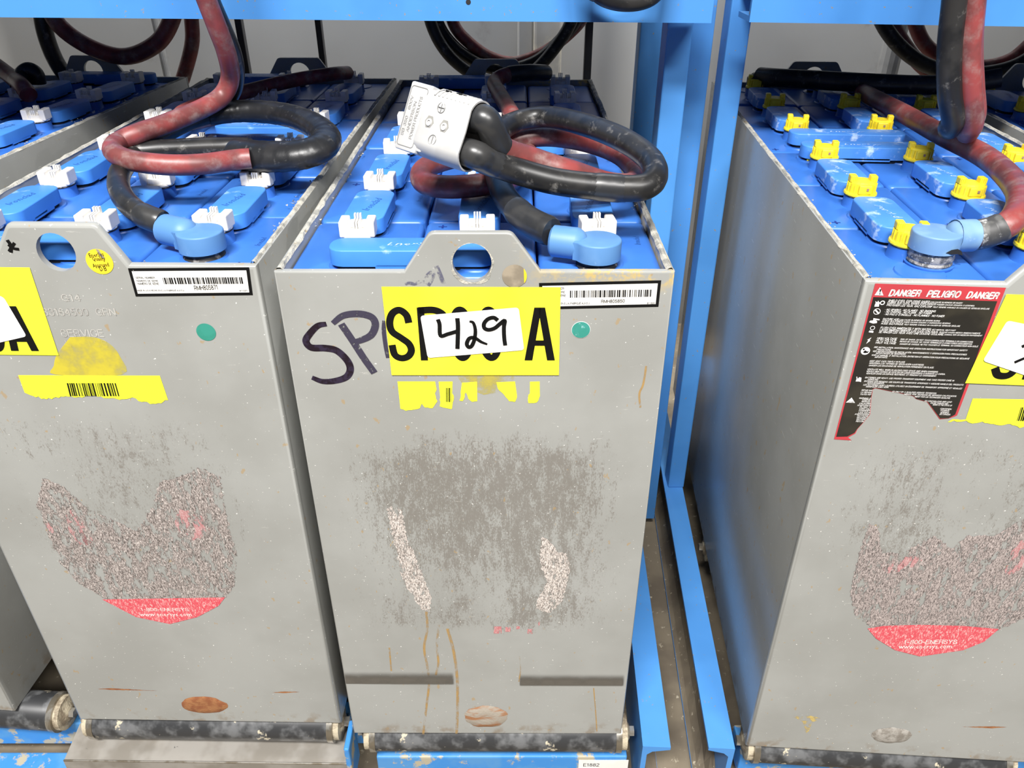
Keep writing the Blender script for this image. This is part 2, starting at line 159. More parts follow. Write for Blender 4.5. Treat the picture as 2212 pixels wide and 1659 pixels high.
R_TEXT = [
 ('DANGER', -0.1396, 0.5835, -0.1151, 0.5838, 0.00486),
 ('PELIGRO', -0.1109, 0.5836, -0.0850, 0.5837, 0.00497),
 ('DANGER', -0.0808, 0.5835, -0.0562, 0.5834, 0.00496),
 ('SHIELD EYES. EXPLOSIVE GASES', -0.1384, 0.5786, -0.1067, 0.5784, 0.00158),
 ('CAN CAUSE BLINDNESS OR INJURY', -0.1062, 0.5785, -0.0816, 0.5784, 0.00107),
 ('CUBRA SUS OJOS. GASES EXPLOSIVOS', -0.1388, 0.5768, -0.1014, 0.5765, 0.00158),
 ('PUEDEN CAUSAR CEGUERA O LESIONES.', -0.1009, 0.5765, -0.0720, 0.5763, 0.00107),
 ('PROTEGER LES YEUX. GAZ EXPLOSIF', -0.1389, 0.5747, -0.1036, 0.5743, 0.00159),
 ('PEUT RENDRE AVEUGLE OU CAUSER DE SÉRIEUSE BRÛLURE', -0.1031, 0.5743, -0.0599, 0.5740, 0.00108),
 ('• NO SPARKS • NO FLAMES • NO SMOKING', -0.1391, 0.5707, -0.1000, 0.5704, 0.00160),
 ('• NO CHISPAS • NO FLAMA • NO FUMAR', -0.1389, 0.5688, -0.1026, 0.5686, 0.00160),
 ("• NO PAS D' ÉTINCELLE • NO FLAMMES • NO FUMER", -0.1389, 0.5667, -0.0922, 0.5663, 0.00161),
 ('SULFURIC ACID', -0.1388, 0.5624, -0.1262, 0.5623, 0.00162),
 ('CAN CAUSE BLINDNESS OR SEVERE BURNS', -0.1257, 0.5623, -0.0944, 0.5623, 0.00110),
 ('ÁCIDO SULFÚRICO', -0.1392, 0.5605, -0.1226, 0.5604, 0.00156),
 ('PUEDE CAUSAR CEGUERA O QUEMADURAS SEVERAS', -0.1220, 0.5604, -0.0859, 0.5604, 0.00110),
 ('ACIDE SULFURIQUE', -0.1393, 0.5585, -0.1218, 0.5583, 0.00156),
 ('PEUT RENDRE AVEUGLE OU CAUSER DE SÉRIEUSE BRÛLURE', -0.1212, 0.5583, -0.0777, 0.5582, 0.00111),
 ('FLUSH EYES IMMEDIATELY WITH WATER,', -0.1389, 0.5547, -0.0991, 0.5543, 0.00164),
 ('GET MEDICAL HELP FAST', -0.0985, 0.5544, -0.0800, 0.5543, 0.00111),
 ('LAVAR INMEDIATAMENTE LOS OJOS CON AGUA.', -0.1390, 0.5527, -0.0931, 0.5522, 0.00165),
 ('BUSCAR AYUDA MEDICA INMEDIATAMENTE', -0.0922, 0.5523, -0.0603, 0.5523, 0.00112),
 ('SE RINCER LES YEUX AVEC UNE DOUCHE OCULAIRE.', -0.1391, 0.5507, -0.0882, 0.5501, 0.00165),
 ('CONSULTER UN MEDECIN RAPIDEMENT', -0.0877, 0.5503, -0.0583, 0.5503, 0.00112),
 ('HIGH VOLTAGE', -0.1392, 0.5450, -0.1233, 0.5449, 0.00167),
 ('RISK OF SHOCK. DO NOT TOUCH UNINSULATED TERMINALS OR CONNECTORS.', -0.1207, 0.5449, -0.0636, 0.5443, 0.00120),
 ('ALTO VOLTAJE', -0.1394, 0.5431, -0.1234, 0.5430, 0.00167),
 ('RIESGO DE CHOQUE. NO TOCAR TERMINALES O CONECTORES DESCUBIERTOS.', -0.1208, 0.5429, -0.0637, 0.5424, 0.00120),
 ('HAUT VOLTAGE', -0.1394, 0.5410, -0.1231, 0.5408, 0.00168),
 ('DANGER DE CHOQUE. NE PAS TOUCHER LE TERMINAL OU CONNECTEUR NON-ISOLÉ.', -0.1202, 0.5406, -0.0585, 0.5404, 0.00121),
 ('SEE INSTALLATION, MAINTENANCE AND OPERATION INSTRUCTIONS FOR IMPORTANT SAFETY', -0.1396, 0.5369, -0.0656, 0.5364, 0.00128),
 ('PRECAUTIONS.', -0.1371, 0.5349, -0.1255, 0.5349, 0.00122),
 ('VER INSTRUCCIONES DE INSTALACIÓN, MANTENIMIENTO Y OPERACIÓN PARA PRECAUCIONES', -0.1396, 0.5331, -0.0651, 0.5326, 0.00129),
 ('IMPORTANTES DE SEGURIDAD.', -0.1369, 0.5314, -0.1129, 0.5314, 0.00123),
 ("VOIR LE MANUEL D' INSTALLATION, ENTRETIEN ET OPÉRATION POUR PRÉCAUTIONS DE SÉCURITÉ", -0.1397, 0.5295, -0.0619, 0.5288, 0.00130),
 ('IMPORTANTE.', -0.1369, 0.5277, -0.1266, 0.5277, 0.00123),
 ('KEEP VENT CAPS TIGHTLY IN PLACE.', -0.1401, 0.5238, -0.1116, 0.5239, 0.00131),
 ('MANTENGA LOS TAPONES DE VENTILACIÓN AJUSTADOS.', -0.1399, 0.5219, -0.0961, 0.5218, 0.00131),
 ('GARDER LES BOUCHONS DE VENTILATION FERMEMENT EN PLACE.', -0.1398, 0.5197, -0.0875, 0.5195, 0.00132),
 ('VENTILATE WELL WHEN IN AN ENCLOSED SPACE AND WHEN CHARGING.', -0.1400, 0.5160, -0.0830, 0.5156, 0.00133),
 ('VENTILE BIEN CUANDO SE ESTÉ EN UN LUGAR ENCERRADO O DURANTE LA CARGA.', -0.1402, 0.5140, -0.0768, 0.5136, 0.00133),
 ('VENTILER DANS UN ESPACE RESTREINT, ET PENDANT LE CHARGEMENT.', -0.1400, 0.5120, -0.0833, 0.5116, 0.00134),
 ('BATTERIES ARE HEAVY. USE PROPER TRANSPORT EQUIPMENT AND TAKE PROPER CARE IN', -0.1401, 0.5080, -0.0678, 0.5077, 0.00134),
 ('HANDLING.', -0.1375, 0.5064, -0.1289, 0.5063, 0.00128),
 ('BATERIAS SON PESADAS. USE EQUIPO DE TRANSPORTE APROPIADO Y ASEGURE MANEJO DEL PRODUCTO', -0.1401, 0.5045, -0.0593, 0.5039, 0.00135),
 ('ADECUADAMENTE.', -0.1373, 0.5028, -0.1232, 0.5028, 0.00128),
 ('LES BATTERIES SONT LOURDES; UTILISEZ UN ÉQUIPEMENT DE TRANSPORT APPROPRIÉ ET VEUILLEZ', -0.1400, 0.5009, -0.0594, 0.5003, 0.00136),
 ('MANIPULER AVEC SOIN.', -0.1374, 0.4992, -0.1188, 0.4992, 0.00129),
 ('REPAIR SHO', -0.1402, 0.4956, -0.1311, 0.4955, 0.00130),
 ('ED ONLY BY A QUALIFIED SERVICE TECHNICIAN', -0.1148, 0.4951, -0.0787, 0.4949, 0.00130),
 ('LA REPARA', -0.1403, 0.4936, -0.1314, 0.4935, 0.00130),
 ('MENTE POR TÉCNICOS DE SERVICIO CALIFICADOS.', -0.1046, 0.4931, -0.0617, 0.4927, 0.00130),
 ('TOUTES REP', -0.1402, 0.4915, -0.1312, 0.4915, 0.00131),
 ('MENT PAR UN TECHNICIEN QUALIFIÉ.', -0.0954, 0.4910, -0.0662, 0.4906, 0.00130),
 ('WARNING: B', -0.1402, 0.4876, -0.1306, 0.4875, 0.00132),
 ('ES CONTAIN LEAD AND LEAD', -0.0862, 0.4870, -0.0639, 0.4868, 0.00131),
 ('CAUSE CANCER AND', -0.0809, 0.4852, -0.0664, 0.4849, 0.00131),
 ('NOWN TO THE STATE OF', -0.0786, 0.4835, -0.0626, 0.4832, 0.00132),
 ('CONTIENEN', -0.0714, 0.4798, -0.0621, 0.4796, 0.00132),
 ('FORMA', -0.0707, 0.4779, -0.0635, 0.4778, 0.00133),
 ('ADEMAS', -0.0704, 0.4761, -0.0632, 0.4759, 0.00133),
 ('DE CÁNCER.', -0.0705, 0.4743, -0.0615, 0.4741, 0.00133),
 ('COMPOU', -0.1375, 0.4860, -0.1303, 0.4860, 0.00124),
 ('REPRODU', -0.1376, 0.4842, -0.1300, 0.4843, 0.00125),
 ('CALIFORNI', -0.1390, 0.4823, -0.1296, 0.4825, 0.00125),
 ('ADVERTENCIA', -0.1403, 0.4804, -0.1293, 0.4807, 0.00126),
 ('PLOMO Y', -0.1379, 0.4787, -0.1290, 0.4789, 0.00126),
 ('COMO CAU', -0.1379, 0.4769, -0.1287, 0.4771, 0.00126),
 ('CONSIDER', -0.1378, 0.4751, -0.1284, 0.4753, 0.00127),
 ('LAVE SUS M', -0.1378, 0.4732, -0.1280, 0.4734, 0.00127),
 ('AVERTISSEM', -0.1404, 0.4713, -0.1281, 0.4716, 0.00127),
 ('RATTACHE', -0.1380, 0.4696, -0.1286, 0.4697, 0.00128),
 ('RECONNU', -0.1379, 0.4677, -0.1293, 0.4679, 0.00128),
 ('BATTERI', -0.1377, 0.4659, -0.1301, 0.4660, 0.00128),
 ('RECOM', -0.1378, 0.4640, -0.1309, 0.4641, 0.00129)]
R_TRI = [(-0.1501, 0.5836), (-0.1433, 0.5836), (-0.1475, 0.5906)]
R_EXC = [(-0.1475, 0.5889), (-0.1461, 0.5888), (-0.1463, 0.586), (-0.1467, 0.586)]
R_EXC2 = [(-0.1469, 0.5855), (-0.146, 0.5855), (-0.1459, 0.5845), (-0.1467, 0.5845)]
R_NO = [(-0.1449, 0.5696), (-0.1422, 0.5697), (-0.1442, 0.5667)]
R_NOS = [(-0.1469, 0.5714), (-0.1429, 0.5676)]
R_FACE = [(-0.1425, 0.5773), (-0.1406, 0.5774), (-0.142, 0.5753)]
R_BOOM = [(-0.1479, 0.5738), (-0.1479, 0.5756), (-0.1476, 0.5769), (-0.1482, 0.5786), (-0.1466, 0.5775), (-0.1462, 0.5791), (-0.1452, 0.5776), (-0.1439, 0.5779), (-0.1447, 0.5763), (-0.1445, 0.5739)]
R_HAND = [(-0.1488, 0.56), (-0.1482, 0.5613), (-0.146, 0.5617), (-0.1462, 0.5637), (-0.1412, 0.5629), (-0.1412, 0.5619), (-0.1444, 0.5621), (-0.1427, 0.5609), (-0.1426, 0.5594), (-0.1454, 0.5589)]
R_EYE = [(-0.1449, 0.5549), (-0.143, 0.5549), (-0.1443, 0.5524)]
R_EYE2 = [(-0.147, 0.5509), (-0.1468, 0.5525), (-0.1435, 0.5522), (-0.1434, 0.5506)]
R_BOLT = [(-0.1466, 0.5404), (-0.1456, 0.5438), (-0.1466, 0.5439), (-0.1437, 0.5464), (-0.1447, 0.5436), (-0.1438, 0.5435)]
R_BOOK = [(-0.1456, 0.5338), (-0.142, 0.5339), (-0.1448, 0.5302)]
R_BOOK2 = [(-0.1474, 0.5325), (-0.1461, 0.5346), (-0.144, 0.5333), (-0.1429, 0.5344), (-0.1433, 0.5323), (-0.1458, 0.5319)]
R_BOOK3 = [(-0.1473, 0.5354), (-0.1465, 0.5354), (-0.1471, 0.5346)]
R_TRUCK = [(-0.1469, 0.5045), (-0.1467, 0.5072), (-0.1473, 0.5092), (-0.1467, 0.5092), (-0.1458, 0.5069), (-0.1449, 0.5087), (-0.143, 0.5084), (-0.1424, 0.5041), (-0.144, 0.5046)]
R_CA = [(-0.1503, 0.4834), (-0.1427, 0.4833), (-0.1466, 0.4885)]
R_CAT = [(-0.1488, 0.4838), (-0.1441, 0.4837), (-0.149, 0.485)]
R_SIGN = [(-0.0515, 0.5877), (-0.0588, 0.5066), (-0.0101, 0.5054)]
R_SIGNTORN = [(-0.0536, 0.5876), (-0.055, 0.5876), (-0.0536, 0.576), (-0.054, 0.5683), (-0.0538, 0.5605), (-0.0548, 0.55), (-0.0547, 0.5413), (-0.0537, 0.5359), (-0.0531, 0.5283), (-0.0596, 0.527), (-0.0597, 0.5056), (-0.0331, 0.5053)]
R_TAG = [(-0.0441, 0.5655), (0.0042, 0.5564), (0.007, 0.5092), (-0.0516, 0.5285)]
R_S = [(-0.0409, 0.5211), (-0.0357, 0.5138), (-0.0301, 0.5113), (-0.0261, 0.5159), (-0.027, 0.5325)]
R_LETT0 = [(-0.0383, 0.5428), (-0.0453, 0.5187)]
R_4 = [(-0.023, 0.5446), (-0.0257, 0.5428)]
R_LOW = [(-0.0479, 0.4915), (0.0378, 0.4933), (0.0435, 0.4673), (0.0217, 0.4644), (0.0031, 0.4655), (-0.0008, 0.4634), (-0.0097, 0.4673), (-0.0208, 0.4659), (-0.0331, 0.4687), (-0.0409, 0.4664), (-0.0466, 0.469), (-0.0614, 0.467), (-0.0584, 0.47), (-0.0474, 0.4704)]
R_LBAR = [(-0.0066, 0.4845), (0.0334, 0.4848), (0.0347, 0.4707), (-0.0055, 0.4709)]
R_SHIELD = [(-0.0963, 0.2562), (-0.0988, 0.2766), (-0.1003, 0.3105), (-0.0997, 0.3509), (-0.0908, 0.3462), (-0.0793, 0.3146), (-0.0598, 0.3158), (-0.0385, 0.3387), (-0.0168, 0.3239), (-0.0081, 0.3405), (0.0165, 0.342), (0.036, 0.3639), (0.0595, 0.3446), (0.076, 0.3079), (0.0835, 0.2628), (0.0784, 0.2354), (0.058, 0.2153), (-0.0176, 0.2159), (-0.065, 0.2108), (-0.0863, 0.2296)]
R_RED_BAND = [(-0.069, 0.2096), (-0.0533, 0.2148), (-0.0184, 0.219), (0.023, 0.2205), (0.059, 0.2186), (0.0505, 0.1989), (0.0335, 0.1846), (-0.0059, 0.1716), (-0.0338, 0.1793), (-0.0571, 0.1954)]
R_SHT = [(-0.0278, 0.1896), (0.0243, 0.1943), (-0.0293, 0.1953), (-0.0313, 0.1821), (0.0211, 0.1869), (-0.0328, 0.1879)]
R_RUST = [(-0.0021, 0.0374), (0.0202, 0.0395), (0.0014, 0.0231)]
R_STAIN = [(-0.1193, 0.0622), (-0.1033, 0.0644), (-0.0838, 0.0609), (-0.094, 0.0531), (-0.0942, 0.0356), (-0.0969, 0.0314), (-0.1044, 0.0521)]
R_STAIN2 = [(0.0698, 0.0601), (0.1008, 0.0638), (0.1162, 0.0641), (0.1019, 0.0601)]
L_PINK = [((-0.0706, 0.3113), 0.0092, 0.0220), ((0.0465, 0.3178), 0.0160, 0.0198), ((-0.0681, 0.2958), 0.0084, 0.0088), ((-0.0989, 0.3109), 0.0034, 0.0077)]
R_PINK = [((-0.0503, 0.3042), 0.0092, 0.0077), ((0.0455, 0.3151), 0.0092, 0.0231), ((-0.0656, 0.2959), 0.0101, 0.0088)]

# the hanging leads go on up to the tier above
for pth in (L_RED, L_BLACK2):
    pth += [(pth[-1][0], pth[-1][1], 1.10), (pth[-1][0] + 0.01, pth[-1][1] + 0.02, 1.40)]
for pth in (H_BLACK, H_RED):
    pth[:0] = [(pth[0][0] - 0.01, pth[0][1], 1.40), (pth[0][0], pth[0][1], 1.10)]
TOPLOOP[:0] = [(TOPLOOP[0][0] - 0.02, TOPLOOP[0][1], 1.40), (TOPLOOP[0][0] - 0.01, TOPLOOP[0][1], 1.10)]
TOPLOOP += [(TOPLOOP[-1][0] + 0.01, TOPLOOP[-1][1], 1.10), (TOPLOOP[-1][0] + 0.02, TOPLOOP[-1][1], 1.40)]

# ---------------------------------------------------------------- node materials
MATS = {}


def nodes(name):
    m = bpy.data.materials.new(name)
    m.use_nodes = True
    nt = m.node_tree
    b = nt.nodes['Principled BSDF']
    return m, nt, b


def N(nt, typ, **kw):
    n = nt.nodes.new(typ)
    for k, v in kw.items():
        if k.startswith('i_'):
            key = k[2:]
            n.inputs[int(key) if key.isdigit() else key.replace('_', ' ')].default_value = v
        else:
            setattr(n, k, v)
    return n


def coords(nt, scale=(1, 1, 1), loc=(0, 0, 0)):
    t = N(nt, 'ShaderNodeTexCoord')
    mp = N(nt, 'ShaderNodeMapping')
    mp.inputs['Scale'].default_value = scale
    mp.inputs['Location'].default_value = loc
    nt.links.new(t.outputs['Object'], mp.inputs['Vector'])
    return mp.outputs[0]


def noise(nt, scale, detail=3, stretch=(1, 1, 1), loc=(0, 0, 0), rough=0.55):
    n = N(nt, 'ShaderNodeTexNoise')
    n.inputs['Scale'].default_value = scale
    n.inputs['Detail'].default_value = detail
    n.inputs['Roughness'].default_value = rough
    nt.links.new(coords(nt, stretch, loc), n.inputs['Vector'])
    return n.outputs['Fac']


def ramp(nt, fac, a, b, lo=0.0, hi=1.0):
    n = N(nt, 'ShaderNodeMapRange', interpolation_type='SMOOTHSTEP')
    n.inputs['From Min'].default_value = a
    n.inputs['From Max'].default_value = b
    n.inputs['To Min'].default_value = lo
    n.inputs['To Max'].default_value = hi
    nt.links.new(fac, n.inputs['Value'])
    return n.outputs[0]


def math_(nt, op, a, b):
    n = N(nt, 'ShaderNodeMath', operation=op)
    for i, v in enumerate((a, b)):
        if isinstance(v, (int, float)):
            n.inputs[i].default_value = v
        else:
            nt.links.new(v, n.inputs[i])
    return n.outputs[0]


def mix(nt, fac, a, b):
    n = N(nt, 'ShaderNodeMix', data_type='RGBA')
    for k, v in ((0, fac), (6, a), (7, b)):
        if isinstance(v, (int, float)):
            n.inputs[k].default_value = v
        elif isinstance(v, tuple):
            n.inputs[k].default_value = v + ((1,) if len(v) == 3 else ())
        else:
            nt.links.new(v, n.inputs[k])
    return n.outputs[2]


def bump(nt, b, h, strength=0.3, dist=0.001):
    n = N(nt, 'ShaderNodeBump')
    n.inputs['Strength'].default_value = strength
    n.inputs['Distance'].default_value = dist
    nt.links.new(h, n.inputs['Height'])
    nt.links.new(n.outputs[0], b.inputs['Normal'])


def plain(name, col, rough=0.5, col2=None, sc=30, thr=(0.45, 0.6), metal=0.0, bmp=0, stretch=(1, 1, 1),
          dust=None, dthr=(0.6, 0.7), dsc=80, spec=0.5):
    if name in MATS:
        return MATS[name]
    m, nt, b = nodes(name)
    b.inputs['Roughness'].default_value = rough
    b.inputs['Metallic'].default_value = metal
    b.inputs['Specular IOR Level'].default_value = spec
    c2 = col2 or tuple(x * 0.86 for x in col)
    c = mix(nt, ramp(nt, noise(nt, sc, 3, stretch), *thr), col, c2)
    if dust:
        d = noise(nt, dsc, 5, stretch, (3, 1, 7), 0.65)
        c = mix(nt, ramp(nt, d, *dthr), c, dust)
    nt.links.new(c, b.inputs['Base Color'])
    if bmp:
        bump(nt, b, noise(nt, sc * 6, 2), bmp)
    MATS[name] = m
    return m


def steel(name, seed, x0, x1, z0, z1, amount, tint=(1, 1, 1), rust_top=0.0):
    """grey enamel; scuffs rubbed through on the front panel between z0 and z1"""
    m, nt, b = nodes(name)
    b.inputs['Roughness'].default_value = 0.3
    g1 = tuple(a * t for a, t in zip((0.325, 0.330, 0.315), tint))
    g2 = tuple(a * t for a, t in zip((0.283, 0.286, 0.270), tint))
    c = mix(nt, ramp(nt, noise(nt, 7, 4, loc=(seed, 0, 0)), 0.35, 0.65), g1, g2)
    tc = N(nt, 'ShaderNodeTexCoord')
    sp = N(nt, 'ShaderNodeSeparateXYZ')
    nt.links.new(tc.outputs['Object'], sp.inputs[0])
    X, Yc, Z = sp.outputs
    front = ramp(nt, Yc, 0.001, 0.006, 1, 0)
    # vertical rub marks
    zi = math_(nt, 'MULTIPLY', ramp(nt, Z, z0 - 0.03, z0 + 0.02), ramp(nt, Z, z1 - 0.05, z1 + 0.03, 1, 0))
    xi = math_(nt, 'MULTIPLY', ramp(nt, X, x0 - 0.09, x0 + 0.04), ramp(nt, X, x1 - 0.04, x1 + 0.09, 1, 0))
    big = ramp(nt, noise(nt, 11, 3, (1, 1, 0.6), (seed + 2, 0, 0)), 0.3, 0.58, 0.55, 1)
    region = math_(nt, 'MULTIPLY', math_(nt, 'MULTIPLY', zi, xi), math_(nt, 'MULTIPLY', big, front))
    fa = noise(nt, 700, 8, (1, 1, 0.45), (seed, 3, 0), 0.78)
    fb = noise(nt, 130, 6, (1, 1, 0.33), (seed, 6, 0), 0.75)
    fine = math_(nt, 'ADD', math_(nt, 'MULTIPLY', fa, 0.55), math_(nt, 'MULTIPLY', fb, 0.45))
    th = math_(nt, 'SUBTRACT', 0.645, math_(nt, 'MULTIPLY', region, 0.185 * amount))
    sc = ramp(nt, math_(nt, 'SUBTRACT', fine, th), 0.0, 0.075, 0, 0.60)
    c = mix(nt, sc, c, (0.135, 0.115, 0.095))
    wh = noise(nt, 420, 7, (1, 1, 0.5), (seed + 5, 0, 1), 0.8)
    wth = math_(nt, 'SUBTRACT', 0.69, math_(nt, 'MULTIPLY', region, 0.07))
    c = mix(nt, ramp(nt, math_(nt, 'SUBTRACT', wh, wth), 0, 0.03, 0, 0.8), c, (0.75, 0.72, 0.68))
    # sideways scratches and flecks everywhere
    sidew = noise(nt, 160, 6, (0.22, 0.22, 1.8), (seed + 9, 0, 0), 0.72)
    c = mix(nt, ramp(nt, sidew, 0.64, 0.70, 0, 0.5), c, (0.62, 0.61, 0.57))
    spk = noise(nt, 330, 2, loc=(seed + 1, 0, 4))
    c = mix(nt, math_(nt, 'MULTIPLY', ramp(nt, spk, 0.70, 0.73, 0, 0.8), ramp(nt, front, 0, 1, 0.12, 1)), c, (0.80, 0.79, 0.75))
    tan = noise(nt, 105, 3, (1, 1, 0.7), loc=(seed + 4, 0, 4))
    c = mix(nt, ramp(nt, tan, 0.665, 0.70, 0, 0.6), c, (0.36, 0.24, 0.10))
    # worn, dirty bottom edge
    low = math_(nt, 'MULTIPLY', ramp(nt, Z, 0.0, 0.03, 1, 0), ramp(nt, noise(nt, 45, 5, loc=(seed, 5, 0)), 0.5, 0.66))
    c = mix(nt, math_(nt, 'MULTIPLY', low, 0.7), c, (0.20, 0.15, 0.10))
    if rust_top:
        tz = math_(nt, 'MULTIPLY', ramp(nt, Z, H - 0.022, H - 0.004), ramp(nt, X, 0.02, 0.11))
        rn = ramp(nt, noise(nt, 90, 5, loc=(seed, 8, 0), rough=0.7), 0.45, 0.62)
        c = mix(nt, math_(nt, 'MULTIPLY', tz, math_(nt, 'MULTIPLY', rn, rust_top)), c, (0.55, 0.40, 0.13))
    nt.links.new(c, b.inputs['Base Color'])
    nt.links.new(ramp(nt, sc, 0, 1, 0.21, 0.6), b.inputs['Roughness'])
    bump(nt, b, noise(nt, 60, 3, loc=(seed, 0, 0)), 0.06, 0.0006)
    MATS[name] = m
    return m


def worn_label(name, base, base2, fleck, cover, sc=170, seed=0.0, stretch=(1, 1, 0.35)):
    """label rubbed away in streaks: the missing pieces let the enamel show"""
    m, nt, b = nodes(name)
    b.inputs['Roughness'].default_value = 0.7
    c = mix(nt, ramp(nt, noise(nt, sc * 6.5, 8, stretch, (seed, 0, 0), 0.8), 0.42, 0.58), base, base2)
    c = mix(nt, ramp(nt, noise(nt, sc * 7.5, 8, stretch, (seed + 3, 0, 0), 0.8), 0.51, 0.60), c, fleck)
    nt.links.new(c, b.inputs['Base Color'])
    a = noise(nt, sc * 0.7, 9, stretch, (seed + 7, 0, 0), 0.72)
    nt.links.new(ramp(nt, a, 0.5 - cover - 0.02, 0.5 - cover + 0.02, 0, 1), b.inputs['Alpha'])
    MATS[name] = m
    return m


def soft_stain(name, col, alpha, sc=60, lo=0.35, hi=0.6, stretch=(1, 1, 1)):
    m, nt, b = nodes(name)
    b.inputs['Base Color'].default_value = col + (1,)
    b.inputs['Roughness'].default_value = 0.7
    f = ramp(nt, noise(nt, sc, 5, stretch, rough=0.7), lo, hi, 0, alpha)
    nt.links.new(f, b.inputs['Alpha'])
    MATS[name] = m
    return m


